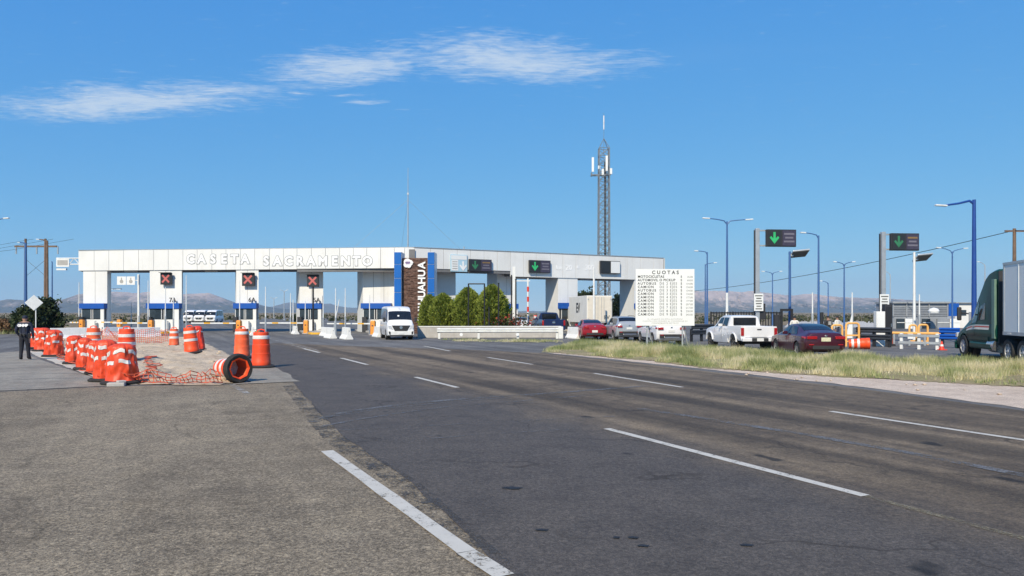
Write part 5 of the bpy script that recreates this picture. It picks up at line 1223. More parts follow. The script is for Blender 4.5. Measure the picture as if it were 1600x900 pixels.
def pickup(label, paintm, rl, heading, Wd=1.92, L=5.4, Ht=1.80, handle='print', rim='darkrim', emblem=None):
    k = Ht/1.8; hw = Wd/2
    ST = [(-.86, hw*.985, .34, 1.16*k, .72, 1.735*k), (-.80, hw*.99, .32, 1.17*k, .725, 1.77*k), (-.4, hw, .30, 1.17*k, .71, 1.80*k), (.25, hw, .30, 1.16*k, .70, 1.80*k), (.62, hw, .30, 1.15*k, .71, 1.73*k), (1.32, hw*.99, .30, 1.13*k, .80, 1.27*k), (1.5, hw*.985, .30, 1.11*k, .84, 1.21*k), (2.3, hw*.97, .32, 1.05*k, .80, 1.13*k), (2.62, hw*.9, .38, .95*k, .70, 1.03*k), (2.70, hw*.76, .46, .86*k, .6, .93*k)]
    wr = .39
    def ex(o, lf, body):
        yb = -2.70; zt = 1.24*k
        bed = MB()
        sec = [(-hw*.93, .52), (-hw*.985, .66), (-hw, .95), (-hw*.975, 1.12*k), (-hw*.95, zt), (hw*.95, zt), (hw*.975, 1.12*k), (hw, .95), (hw*.985, .66), (hw*.93, .52)]
        bed.front(sec, -.875, yb+.0); me = bed.mesh('bed', paintm)
        cut = MB().box((0, (-.95+yb+.09)/2, zt+.1), (Wd-.32, -.95-(yb+.09), 1.1))
        me = boolcut(me, cut.mesh('c', paintm))
        c2 = MB()
        for s in (1, -1): c2.cyl((s*(hw-.30), -1.72, wr), (s*(hw+.3), -1.72, wr), wr+.07, n=28)
        me = boolcut(me, c2.mesh('c', paintm)); b = put('bed', smooth_me(me, 30), o)
        for s in (1, -1):
            MB().cyl((s*(hw-.315), -1.72, wr), (s*(hw-.29), -1.72, wr), wr+.08, n=24).build('wheel_well', M['plastic'], b)
            wheel(o, s*(hw-.14), -1.72, wr, .25, rim, spokes=6)
            fl = MB()
            for ay in (-1.72, 1.72):
                pts = [(s*(hw+.015), ay+math.cos(t)*(wr+.10), wr+math.sin(t)*(wr+.10)) for t in np.linspace(.12, math.pi-.12, 11)]
                fl.tube(pts, .04, 6)
            fl.build('wheel_flare', paintm, o, smooth=True)
        MB().box((0, -.88, 1.47*k), (1.22, .04, .40*k)).build('rear_window', M['glass'], o, bevel=.02)
        tg = MB().box((0, yb-.012, .96*k), (Wd*.80, .05, .54*k)).build('tailgate', paintm, o, bevel=.03)
        MB().box((0, yb-.045, 1.09*k), (.22, .03, .05)).build('handle', M[handle], tg)
        if emblem: MB().lathe([(.01, 0), (.14, .0), (.14, .02), (.01, .03)], 20).xform(Matrix.Translation((0, yb-.04, .98*k)) @ Matrix.Rotation(math.pi/2, 4, 'X') @ Matrix.Scale(.5, 4, (0, 1, 0))).build('emblem', M['chrome'], tg, smooth=True)
        for s in (1, -1): MB().box((s*(hw-.10), yb-.005, .97*k), (.15, .09, .40*k)).build('tail_lamp', M['tail'], o, bevel=.02)
        bp_ = MB().box((0, yb-.07, .56), (Wd*.86, .20, .20)).build('bumper', M['plastic'] if handle == 'print' else M['chrome'], o, bevel=.03)
        for s in (1, -1): MB().box((s*(hw-.30), yb-.08, .58), (.48, .22, .18)).build('bumper_end', paintm, bp_, bevel=.03)
        MB().box((0, yb-.18, .58), (.34, .02, .15)).build('licence_plate', M['platewhite'], o)
        MB().box((0, -1.0, .45), (1.0, 3.2, .16)).build('chassis', M['plastic'], o)
        MB().box((0, -1.72, .40), (1.3, .16, .16)).build('axle', M['plastic'], o)
    W2 = Wd
    return car('pickup', label, 'pickup', ST, L, W2, wr, (1.72,), paintm, rl, heading, [(-.72, -.02, -.70, -.02), (.05, 1.08, .05, .55)], (.66, 1.28), None, rimmat=rim, extra=ex, tyre_w=.25)
pickup('white double-cab pickup ahead of the maroon sedan', white, (11.45, 36.9), math.radians(-4.5))
bluep = paint('dark_blue_paint', (.012, .025, .085))
pickup('dark blue pickup entering the toll gate beside the cypresses', bluep, (2.5, 61.5), math.radians(-9), 2.03, 5.5, 1.96, 'chrome', 'rim', True)
tag(MB().box((*G(837, 522), 1.05), (.35, .08, 1.3)).build('striped_marker', M['redwrap']), 'red and white striped marker in front of the blue pickup', 'marker')
for k in range(3): put('stripe', MB().box((0, 0, 0), (.34, .02, .2), ry=.6).mesh('stripe', M['band']), bpy.data.objects['striped_marker']).location = (G(837, 522)[0], G(837, 522)[1]-.05, .65+k*.42)

# white passenger van facing the camera
VAN = [(-2.6, .72, .40, 1.1, .70, 2.0), (-2.55, .88, .32, 1.15, .74, 2.18), (-2.2, .93, .26, 1.18, .77, 2.27), (0, .94, .25, 1.18, .78, 2.29), (1.1, .94, .25, 1.17, .77, 2.25), (1.45, .94, .25, 1.16, .76, 2.13), (1.62, .938, .25, 1.15, .755, 1.98), (2.18, .93, .25, 1.10, .80, 1.32), (2.32, .92, .26, 1.04, .82, 1.20), (2.50, .90, .28, .92, .78, 1.08), (2.58, .86, .32, .80, .70, .94), (2.6, .80, .36, .7, .6, .80)]
def van_extra(o, lf, body):
    y = 2.6
    def fr(nm, mt, x, z, w, h, dy=0.0, dp=.06, poly=None):
        if poly: return MB().front(poly, y-.10+dy, y+.02+dy).build(nm, M[mt], o, bevel=.008)
        return MB().box((x, y+dy-dp/2+.02, z), (w, dp, h)).build(nm, M[mt], o, bevel=.012)
    fr('bumper', 'wallwhite', 0, .47, 1.72, .26, dy=.03, dp=.26)
    g = fr('grille', 'plastic', 0, 0, 0, 0, dy=-.005, poly=[(-.62, .98), (.62, .98), (.42, .60), (-.42, .60)])
    MB().cyl((0, y, .84), (0, y+.035, .84), .10, n=20).build('badge', M['chrome'], g)
    for s in (1, -1):
        MB().front([(s*.66, .98), (s*.86, .98), (s*.84, .80), (s*.54, .68)], y-.13, y+.0).build('headlamp', M['lampclear'], o, bevel=.01)
        MB().front([(s*.70, .56), (s*.84, .60), (s*.80, .38), (s*.70, .36)], y+.0, y+.052).build('fog_lamp', M['plastic'], o)
        MB().tube([(s*.92, 1.95, 1.35), (s*1.06, 2.06, 1.42)], .025, 6).build('mirror_arm', M['plastic'], o)
        MB().box((s*1.07, 2.06, 1.36), (.15, .10, .30)).build('mirror', M['plastic'], o, bevel=.03)
    fr('licence_plate', 'platewhite', 0, .44, .36, .12, dy=.045, dp=.03)
    MB().box((0, y-.08, .30), (1.5, .2, .10)).build('air_dam', M['plastic'], o)
    text('route_print', '15', .14, M['print'], (0, 1.62, 2.10), (math.radians(58), 0, math.pi), o)
    MB().box((.1, 1.95, 1.62), (.12, .02, .10), rx=.4).build('dash_card', M['signwhite'], o)
hv = math.radians(180-16)
fv = Vector((math.sin(hv), math.cos(hv))); rv = Vector((math.cos(hv), -math.sin(hv)))
front_l = Vector(G(608, 531.5)); cen = front_l-rv*.93*1+Vector((0, 0)); 
# vehicle right side is at the left of the picture: front-right corner sits at front_l
cen = front_l-rv*.94-fv*2.6
rlv = cen-rv*.94-fv*2.6
vo, _ = car('passenger_van', 'white high-roof passenger van driving towards the camera past the pylon', 'van', VAN, 5.2, 1.88, .34, (1.55, -1.45), white, tuple(rlv), hv, [(-2.2, -1.1, -2.2, -1.1), (-1.0, .2, -1.0, .2), (.28, 1.85, .28, 1.45)], (1.66, 2.14), None, extra=van_extra, grp='vehicles leaving the toll plaza')
vo.scale = (1.04, 1.04, 1.05); vo.location.x -= .12

# box lorry at the gate
hb = math.radians(-10); bo = thing('box_lorry', 'cream box lorry with a lettered side waiting under the right canopy', 'truck', (*(Vector((117/F*70, 70))+Vector((math.cos(hb), -math.sin(hb)))*1.25), 0), -hb)
M['cream'] = pm('cream_box_panel', (.72, .66, .56), .5, var=.05, dirt=.15)
bxm = MB().box((0, 3.4, 2.25), (2.5, 6.8, 2.6)).build('cargo_box', M['wallwhite'], bo, bevel=.03)
MB().box((0, -.012, 2.25), (2.36, .03, 2.46)).build('rear_frame', M['cream'], bxm)
for s in (1, -1):
    d_ = MB().box((s*.585, -.035, 2.25), (1.13, .03, 2.36)).build('rear_door', M['cream'], bo, bevel=.01)
    for xx in (.18, .42): MB().cyl((s*xx, -.07, 1.1), (s*xx, -.07, 3.4), .02, n=6).build('lock_rod', M['polegrey'], d_)
    for zz in (1.3, 3.2): MB().box((s*1.12, -.06, zz), (.12, .04, .12)).build('hinge', M['polegrey'], d_)
text('side_lettering', 'EV', 1.3, M['print'], (-1.262, 3.2, 2.35), (math.pi/2, 0, -math.pi/2), bxm, bold=.05); text('rear_lettering', 'EV', .5, M['printgrey'], (.7, -.054, 1.45), (math.pi/2, 0, 0), bxm, bold=.015)
MB().side([(6.95, .5), (8.7, .5), (8.75, 1.3), (8.35, 2.5), (6.95, 2.6)], -1.1, 1.1).build('cab', M['wallwhite'], bo, bevel=.05)
MB().box((0, 3.4, .75), (.9, 7.6, .3)).build('chassis', M['plastic'], bo); MB().box((0, -.05, .62), (2.3, .12, .18)).build('rear_bumper', M['plastic'], bo)
for yy in (1.4, 7.7):
    for s in (1, -1): wheel(bo, s*1.02, yy, .46, .28, 'rim')

# white vans parked beyond the 7A lane
for px, Y, rz, lb in ((300, 138, .12, 'leftmost of three white vans parked beyond the 7A lane'), (317.5, 137, .10, 'middle of three white vans parked beyond the 7A lane'), (335, 136, .10, 'rightmost of three white vans parked beyond the 7A lane')):
    dup(vo, lb, (px2(px, Y), Y, 0), math.pi+rz, 'white vans beyond the 7A lane')
# small white car beyond the gate right of the cypresses
car('hatchback', 'white car beyond the gate right of the cypresses', 'car', SED, 4.66, 1.85, .33, (1.38, -1.36), white, (px2(806, 74), 74), math.radians(-15), [(-1.25, -.12, -.85, -.12), (-.06, .98, -.06, .42)], (.42, 1.16), (-1.58, -.72), extra=red_extra)

# green tractor with white trailer
green = pm('dark_green_paint', (.006, .060, .045), .36, var=.08, spec=.2)
M['palegreen'] = pm('pale_green_fairing', (.13, .22, .17), .5, var=.1)
M['truckrim'] = pm('polished_truck_rim', (.50, .50, .50), .35, .2, var=.1)
S = .945
fw_ = Vector(G(1509, 557)); htk = math.radians(12.5)
tk = thing('semi_truck', 'dark green sleeper-cab semi truck pulling a white trailer at the right edge', 'truck', (fw_.x+1.02*S*math.cos(htk), fw_.y-1.02*S*math.sin(htk), 0), -htk)
tk.scale = (S, S, S)
# cab from stations along y (front axle at y=0)
CAB = [(-3.75, 1.20, .95, 1.55, 1.08, 3.86), (-3.6, 1.22, .80, 1.55, 1.10, 3.90), (-3.0, 1.23, .70, 1.55, 1.08, 3.84), (-2.3, 1.23, .70, 1.55, 1.02, 3.60), (-1.7, 1.22, .70, 1.55, .95, 3.18), (-1.25, 1.20, .70, 1.52, .92, 2.78), (-.95, 1.18, .70, 1.50, .92, 2.40), (-.62, 1.15, .70, 1.46, .92, 1.98), (-.45, 1.14, .70, 1.42, .90, 1.86), (.3, 1.10, .62, 1.25, .80, 1.66), (.9, 1.06, .50, 1.08, .70, 1.46), (1.2, .98, .42, .95, .60, 1.25), (1.32, .82, .42, .82, .5, 1.02)]
lf = Loft(CAB, .6); me = lf.body(60).mesh('cab', green)
cut = MB()
for s in (1, -1): cut.cyl((s*.62, 0, .5), (s*1.5, 0, .5), .62, n=30)
me = boolcut(me, cut.mesh('c', green)); cab = put('cab', smooth_me(me, 30), tk)
B, E = lf.BELT, lf.EDGE
for s in (1, -1): MB().cyl((s*.60, 0, .5), (s*.615, 0, .5), .64, n=24).build('wheel_well', M['plastic'], cab)
lf.patch(MB(), -1.22, -.66, E+.1, 12, .012, 10, 8).build('windscreen', M['glass'], tk, smooth=True, angle=60)
for s in (1, -1):
    d_ = lf.patch(MB(), -1.55, -.58, 1.8, B+.04, .006, 12, 6, (s,)).build('door', green, tk, smooth=True)
    for yy in (-1.56, -.57): lf.patch(MB(), yy-.012, yy+.012, 1.8, B+.3, .009, 1, 10, (s,)).build('door_gap', M['plastic'], d_)
    MB().box((s*1.2, -1.42, 1.42), (.04, .2, .04)).build('door_handle', M['chrome'], d_)
    lf.patch(MB(), -1.58, -.64, B+.06, B+.72, .012, 10, 5, (s,), -1.58, -1.02).build('side_window', M['glass'], tk, smooth=True)
    lf.patch(MB(), -2.5, -1.75, B+.10, B+.46, .012, 6, 4, (s,)).build('sleeper_window', M['glass'], tk, smooth=True)
    for v0, v1, mt in ((5.55, 6.10, M['cream']), (6.14, 6.50, M['redwrap']), (6.54, 6.98, M['cream'])):
        lf.patch(MB(), -3.1, -.35, v0, v1, .010, 20, 2, (s,)).build('stripe', mt, tk, smooth=True)
    lf.patch(MB(), -3.1, -.9, 1.2, 3.6, .03, 14, 4, (s,)).build('side_skirt', green, tk, smooth=True)
    MB().box((s*1.0, -2.2, .62), (.5, 2.4, .30)).build('fuel_tank', M['chrome'] if s > 0 else green, tk, bevel=.08)
    MB().box((s*1.18, -3.55, 2.2), (.10, .30, 2.5)).build('cab_extender', M['palegreen'], tk, bevel=.02)
    MB().box((s*1.14, -3.50, 1.9), (.06, .10, 2.2)).build('grab_rail', M['chrome'], tk)
    MB().tube([(s*1.12, -.62, 2.0), (s*1.42, -.45, 2.05)], .03, 6).build('mirror_arm', M['plastic'], tk)
    MB().box((s*1.45, -.45, 2.0), (.18, .16, .62)).build('mirror', M['plastic'], tk, bevel=.05)
    MB().box((s*.93, 1.05, .98), (.28, .25, .24)).build('headlamp', M['lampclear'], tk, bevel=.05)
    wheel(tk, s*1.0, 0, .5, .30, 'truckrim', hub=.62, spokes=10)
    for yy in (-5.0, -6.32):
        for xx in (.78, 1.10): pass
        wheel(tk, s*.98, yy, .5, .55, 'truckrim', hub=.62, spokes=8)
    fd = MB(); pts = [(s*1.0, math.cos(t)*.60, .5+math.sin(t)*.62) for t in np.linspace(.1, math.pi-.1, 11)]; fd.tube(pts, .07, 8); fd.build('fender', green, tk, smooth=True)
MB().box((0, 1.28, .52), (2.1, .22, .40)).build('bumper', green, tk, bevel=.06); MB().box((0, 1.33, .98), (.9, .06, .62)).build('grille', M['chrome'], tk, bevel=.02)
MB().box((0, -4.2, .78), (.9, 6.4, .32)).build('chassis', M['plastic'], tk); MB().cyl((-.95, -3.6, .66), (-.95, -2.9, .66), .30, n=20).build('air_tank', M['chrome'], tk, smooth=True)
MB().box((0, -3.80, 2.3), (2.2, .08, 3.0)).build('cab_back', M['plastic'], tk); MB().box((0, -5.6, 1.02), (1.0, .9, .12)).build('fifth_wheel', M['plastic'], tk)
MB().box((0, -2.9, 3.75), (1.9, .06, .1)).build('roof_marker', M['plastic'], tk)
tr = thing('semi_trailer', 'white box semi trailer cut off by the right edge of the picture', 'trailer', tuple(tk.location), -htk); tr.scale = (S, S, S)
bx_ = MB().box((0, -11.4, 2.62), (2.56, 13.4, 2.75)).build('box', M['white'], tr, bevel=.02)
MB().box((0, -11.4, 4.02), (2.60, 13.44, .10)).box((0, -11.4, 1.22), (2.60, 13.44, .14)).build('rail', M['polegrey'], bx_)
for k in range(11):
    for s in (1, -1): MB().box((s*1.285, -4.72-.04-k*1.3, 2.62), (.02, .06 if k else .12, 2.7)).build('side_post', M['signwhite' if k else 'polegrey'], bx_)
for s in (1, -1):
    for k in range(8): MB().box((s*1.305, -5.3-k*1.6, 1.22), (.012, .3, .06)).build('reflector', M['tail'] if k % 2 else M['band'], bx_)
MB().box((0, -11.4, 1.02), (1.0, 12.6, .22)).build('frame', M['plastic'], tr)
for s in (1, -1):
    for yy in (-15.6, -16.9): wheel(tr, s*.98, yy, .5, .55, 'chrome', hub=.62, spokes=8)
    MB().box((s*.9, -7.9, .6), (.12, .12, .85)).build('landing_leg', M['polegrey'], tr)

# ================================================================== DRUMS
def drum_profile(r0, h):
    return [(r0*.78, h), (r0*.80, h-.02), (r0*.80, h*.90), (r0*.85, h*.885), (r0*.86, h*.66), (r0*.905, h*.645), (r0*.915, h*.42), (r0*.96, h*.405), (r0*.965, h*.20), (r0, h*.185), (r0, .05), (r0*.98, .03)]
def rad_at(prof, z):
    pr = sorted([(b, a) for a, b in prof]); return float(np.interp(z, [p[0] for p in pr], [p[1] for p in pr]))
def make_drum(label, loc, lean=(0, 0), h=1.12, r0=.31, bands=(.80, .56), grp='orange drums at the roadworks', rz=0):
    o = thing('traffic_drum', label, 'traffic drum', loc, rz, grp); o.rotation_euler = (lean[0], lean[1], rz)
    pr = drum_profile(r0, h)
    om = M[random.choice(['orange', 'orangefaded', 'orangedirty'])]; dk = random.uniform(0, 9)
    MB().lathe(pr[::-1], 28, jit=lambda t, z: 1+.02*mnoise.noise(Vector((math.cos(t)*2+dk, math.sin(t)*2, z*3)))).build('body', om, o, smooth=True, angle=35)
    for bz in bands:
        q = [(rad_at(pr, z)*1.012+.006, z) for z in np.linspace(bz*h-.06, bz*h+.06, 4)]
        MB().lathe(q, 28).build('reflective_band', M['band'], o, smooth=True)
    MB().tube([(-.14, 0, h-.02), (-.12, 0, h+.07), (0, 0, h+.10), (.12, 0, h+.07), (.14, 0, h-.02)], .022, 6).build('handle', M['orange'], o, smooth=True)
    ring = [(r0+.02, 0), (r0+.15, .0), (r0+.16, .04), (r0+.10, .085), (r0+.02, .09)]
    MB().lathe(ring, 24, closed=True).build('base_ring', M['rubber'], o, smooth=True)
    return o
def hgt(base, top): return (base-top)/(base-HY)*H
def wrapped(label, px, base, top, wpx, seed, mat='orangewrap', bands=((.78, .09), (.52, .09)), lean=(0, 0)):
    x, Y = G(px, base); h = hgt(base, top); r0 = wpx/2/F*Y
    o = thing('wrapped_drum', label, 'traffic drum', (x, Y, .03), 0, 'orange drums at the roadworks'); o.rotation_euler = (lean[0], lean[1], seed)
    def jit(t, z):
        zz = z/h; a = math.cos(t); b = math.sin(t)
        fold = .055*math.sin(t*7+seed*2+3*zz)*(.35+.65*(1-zz))+.12*mnoise.noise(Vector((a*2.2, b*2.2, z*4+seed*7)))+.09*mnoise.noise(Vector((a*7, b*7, z*3+seed*3)))+.05*mnoise.noise(Vector((a*14, b*14, z*9+seed*3)))
        return 1+fold+(.10*mnoise.noise(Vector((a*4, b*4, seed))) if zz > .9 else 0)
    prof = [(r0*1.10, .0), (r0*1.06, .05)]+[(r0*(1.02-.20*t), .05+(h*.90-.05)*t) for t in np.linspace(.04, 1, 22)]+[(r0*.70, h*.94), (r0*.46, h*.985), (r0*.16, h*1.0)]
    MB().lathe(prof, 64, jit=jit).build('wrap', M[mat], o, smooth=True, angle=50)
    for bz, bh in bands:
        q = [(np.interp(z, [p[1] for p in prof[:24]], [p[0] for p in prof[:24]])+.008, z) for z in np.linspace((bz*h-bh*.55), (bz*h+bh*.55), 6)]
        mb = MB(); n = 64; a0 = seed*1.7
        vs = []
        for (r, z) in q:
            for i in range(n+1):
                t = 2*math.pi*i/n; rr = r*jit(t, z); dz = .05*math.sin(t*2+seed)+.02*math.sin(t*7+seed); vs.append((rr*math.cos(t), rr*math.sin(t), z+dz))
        fs = [(j*(n+1)+i, j*(n+1)+i+1, (j+1)*(n+1)+i+1, (j+1)*(n+1)+i) for j in range(len(q)-1) for i in range(n) if math.sin(i*.55+seed*5+bz*9) > -.55]
        mb.add(vs, fs); mb.build('reflective_patch', M['band'], o, smooth=True, angle=60)
    def bj(t, z): return 1+.12*mnoise.noise(Vector((math.cos(t)*2, math.sin(t)*2, seed)))
    MB().lathe([(r0*.9, .0), (r0*1.36, .0), (r0*1.38, .035), (r0*1.22, .08), (r0*.9, .085)], 28, closed=True, jit=bj).build('base_ring', M['rubber'], o, smooth=True)
    return o
WL = [('first wrapped orange drum at the far end of the row, beside the officer', 58, 545, 513, 19, 1.1), ('second wrapped orange drum of the row, just past the officer', 68, 549, 513, 23, 2.3), ('stout wrapped orange drum third in the row, standing clear of its neighbours', 85, 557.5, 516, 26, 3.7),
      ('wrapped orange drum left in the middle cluster', 117, 569, 525, 26, 4.2), ('wrapped orange drum in the middle of the cluster, with two white bands', 133, 578, 529, 24, 5.6), ('wrapped orange drum right in the middle cluster, behind the nearest pair', 148, 585, 533, 22, 6.4),
      ('wrapped orange drum left of the biggest one, nearest the concrete lane', 166, 596, 532, 36, 7.9), ('biggest and nearest wrapped orange drum at the end of the row', 191, 600, 538, 46, 8.8)]
for lb, px, b_, t_, w_, sd in WL: wrapped(lb, px, b_, t_, w_, sd)
wrapped('red wrapped drum leaning behind the striped drum on the dirt island', 311, 549, 510, 18, 9.3, 'redwrap', ((.75, .06),), (0, .10))
def drum_at(label, px, base, top, lean=(0, 0), bands=(.80, .56)):
    x, Y = G(px, base); h = hgt(base, top); return make_drum(label, (x, Y, .02), lean, h=h*.95, r0=.29*h/1.15, bands=bands)
drum_at('upright orange drum behind the middle cluster of wrapped drums', 146, 556, 511); drum_at('upright orange drum standing behind the biggest wrapped drum', 198, 566, 512)
drum_at('small upright two-band drum on the far side of the dirt island', 272, 542, 513, bands=(.82, .52)); drum_at('tilted two-band drum in the middle of the dirt island', 300, 553, 510, (0, -.10), (.82, .52))
drum_at('clean upright drum behind the lying one, left of the pair', 378, 560, 512, bands=(.86,)); drum_at('clean upright drum behind the lying one, right of the pair', 408, 575, 517, bands=(.86,))
# the one lying on its side, open bottom to the road
def lying(label, c, axis, h, r0, mats=('orange',), ringr=1.32):
    o = thing('traffic_drum', label, 'traffic drum', (c[0], c[1], 0), 0, 'orange drums at the roadworks')
    a = Vector(axis).normalized(); R = a.to_track_quat('Z', 'Y').to_matrix().to_4x4(); Mx = Matrix.Translation((0, 0, r0*ringr*.97)) @ R
    pr = drum_profile(r0, h)
    shell = [(r, z) for r, z in pr[::-1]]+[(.02, h*.995)]
    inner = [(.02, h*.93), (r0*.74, h*.93), (r0*.80, h*.6), (r0*.88, h*.3), (r0*.93, .03)]
    n = 28
    MB().lathe(shell, n).xform(Mx).build('body', M['orange'], o, smooth=True, angle=35)
    b = bpy.data.objects[o.children[0].name]
    # open the bottom: remove the cap and add the inside wall
    bm = bmesh.new(); bm.from_mesh(b.data); bm.faces.ensure_lookup_table()
    big = [f for f in bm.faces if len(f.verts) == n]; big.sort(key=lambda f: (f.calc_center_median()-(Mx @ Vector((0, 0, .03)))).length); bmesh.ops.delete(bm, geom=big[:1], context='FACES'); bm.to_mesh(b.data); bm.free()
    hexi = [(r*(1), z) for r, z in inner]
    MB().lathe(hexi, 8).xform(Mx).build('inside', M['drumdark'], o)
    bi = o.children[-1]
    bm = bmesh.new(); bm.from_mesh(bi.data); big = [f for f in bm.faces if len(f.verts) == 8]; big.sort(key=lambda f: (f.calc_center_median()-(Mx @ Vector((0, 0, .03)))).length); bmesh.ops.delete(bm, geom=big[:1], context='FACES'); bm.to_mesh(bi.data); bm.free()
    for z0 in (.82, .55):
        MB().lathe([(rad_at(pr, z)+.007, z) for z in np.linspace(z0*h-.06, z0*h+.06, 4)], n).xform(Mx).build('reflective_band', M['band'], o, smooth=True)
    if ringr > 1.05:
        MB().lathe([(r0*1.0, -.02), (r0*1.28, -.04), (r0*1.42, .03), (r0*1.44, .12), (r0*1.30, .20), (r0*1.0, .19)], 30, closed=True).xform(Mx).build('tyre_ring', M['rubber'], o, smooth=True)
        MB().lathe([(r0*.90, -.015), (r0*1.02, -.03), (r0*1.02, .03), (r0*.90, .03)], 8, closed=True).xform(Mx).build('lip', M['orange'], o)
    return o
cx, cy = G(374, 598.5)
lying('orange drum lying on its side, open end in a black tyre ring', (cx, cy), (-.74, .67, -.02), 1.08, .29, ringr=1.42)
cx, cy = G(1360, 545.5); lying('orange drum lying by the dark crash barrier on the right', (cx, cy), (-.93, .37, -.04), 1.05, .30, ringr=1.03)
make_drum('bright orange drum end sitting by the second gantry post', (*G(1386, 540), .02), h=1.0, r0=.3)
o = thing('traffic_cone', 'small red traffic cone left of the green lorry wheel', 'traffic cone', (*G(1471.5, 547), 0)); MB().lathe([(.13, .04), (.03, .46)], 14).build('cone', M['redwrap'], o, smooth=True); MB().box((0, 0, .02), (.36, .36, .04)).build('base', M['redwrap'], o); MB().lathe([(.094, .2), (.071, .30)], 14).build('band', M['band'], o)

# safety netting ------------------------------------------------------------------------
def net(label, pts, h, cell=.11, wd=.012, fall=0.0, seed=1):
    """strip of plastic netting hung along a ground polyline; fall>0 lets it slump over"""
    P_ = [Vector((*G(*p), 0)) for p in pts]; seg = [0]
    for a, b in zip(P_[:-1], P_[1:]): seg.append(seg[-1]+(b-a).length)
    Lt = seg[-1]; nu = max(2, int(Lt/cell)); nv = max(2, int(h/cell))
    def at(u, v):
        s = u*Lt; i = max(k for k in range(len(seg)-1) if seg[k] <= s+1e-9); t = (s-seg[i])/(seg[i+1]-seg[i]); p = P_[i].lerp(P_[i+1], t)
        d_ = (P_[i+1]-P_[i]).normalized(); n = Vector((d_.y, -d_.x, 0)); sag = 1-.55*math.sin(math.pi*((u*3) % 1))*(.5+.5*math.sin(seed+u*9))+.25*mnoise.noise(Vector((u*19, seed, 1)))
        hh = h*sag*v; wv = .14*math.sin(u*23+v*5+seed)+.22*mnoise.noise(Vector((u*14, v*3, seed)))+.10*mnoise.noise(Vector((u*41, v*7, seed)))
        ang = fall*(1+.3*math.sin(u*11+seed))
        return p+n*(wv*v+hh*math.sin(ang))+Vector((0, 0, .05+hh*math.cos(ang)+.03*abs(math.sin(u*17+seed))))
    V = []; Fs = []
    def strip(plist, off):
        o_ = len(V)
        for p in plist: V.append(tuple(p-off)); V.append(tuple(p+off))
        for k in range(len(plist)-1): Fs.append((o_+2*k, o_+2*k+1, o_+2*k+3, o_+2*k+2))
    for j in range(nv+1): strip([at(i/nu, j/nv) for i in range(nu+1)], Vector((0, 0, wd)))
    d0 = (P_[-1]-P_[0]).normalized()*wd
    for i in range(nu+1): strip([at(i/nu, j/nv) for j in range(nv+1)], d0)
    me = bpy.data.meshes.new('net'); me.from_pydata(V, [], Fs); me.materials.append(M['net'])
    return tag(put('safety_net', me), label, 'netting', 'orange safety netting')
net('orange netting slumped along the near edge of the dirt island', [(208, 600), (260, 601.5), (348, 601)], .42, fall=.7, seed=2)
net('orange netting lying between the nearest wrapped drums and the dirt', [(212, 599), (232, 586), (222, 566)], .35, fall=.9, seed=3)
net('orange netting hung behind the upright drums across the island', [(160, 537), (205, 538), (262, 537)], .85, fall=.1, seed=4)
net('orange netting trailing at the foot of the drum row', [(96, 561), (120, 571), (150, 586), (172, 597)], .22, fall=1.0, seed=5)
net('orange netting in front of the leftmost white barriers', [(92, 543), (120, 542), (150, 541)], .6, fall=.15, seed=6)
# loose stones and clods
sm = bpy.data.meshes.new('stone'); bm = bmesh.new(); bmesh.ops.create_icosphere(bm, subdivisions=1, radius=.1)
for v in bm.verts: v.co *= 1+.35*mnoise.noise(v.co*14); v.co.z *= .6
bm.to_mesh(sm); bm.free(); sm.materials.append(M['dirt'])
for k in range(44):
    a = random.random(); px = random.uniform(215, 350); py = random.uniform(545, 598)
    o = tag(put('stone', sm), 'small stone or clod lying on the dirt island', 'stone', 'loose stones on the dirt island'); x, y = G(px, py); o.location = (x, y, .07); s = random.choice([.4, .6, .8, 1.1, 1.7]); o.scale = (s, s*random.uniform(.6, 1.2), s*.8); o.rotation_euler = (0, 0, random.uniform(0, 6))
sm2 = sm.copy(); sm2.materials.clear(); sm2.materials.append(M['gravel'])
for k in range(14):
    px = random.uniform(1080, 1590); t = (px-1080)/510; py = 576+t*38+random.uniform(-3, 9)
    o = tag(put('stone', sm2), 'pale stone on the gravel shoulder below the grass', 'stone', 'pale stones along the gravel shoulder'); x, y = G(px, py); o.location = (x, y, .03); s = random.uniform(.25, .8); o.scale = (s, s, s*.8)
o = tag(MB().box((0, 0, .05), (.42, .25, .10), rz=.3).box((.1, .05, .12), (.2, .2, .06), rz=.8).build('rubble_block', M['concrete'], bevel=.02), 'broken concrete block under the biggest wrapped drum', 'rubble'); o.location = (*G(182, 603.5), 0)

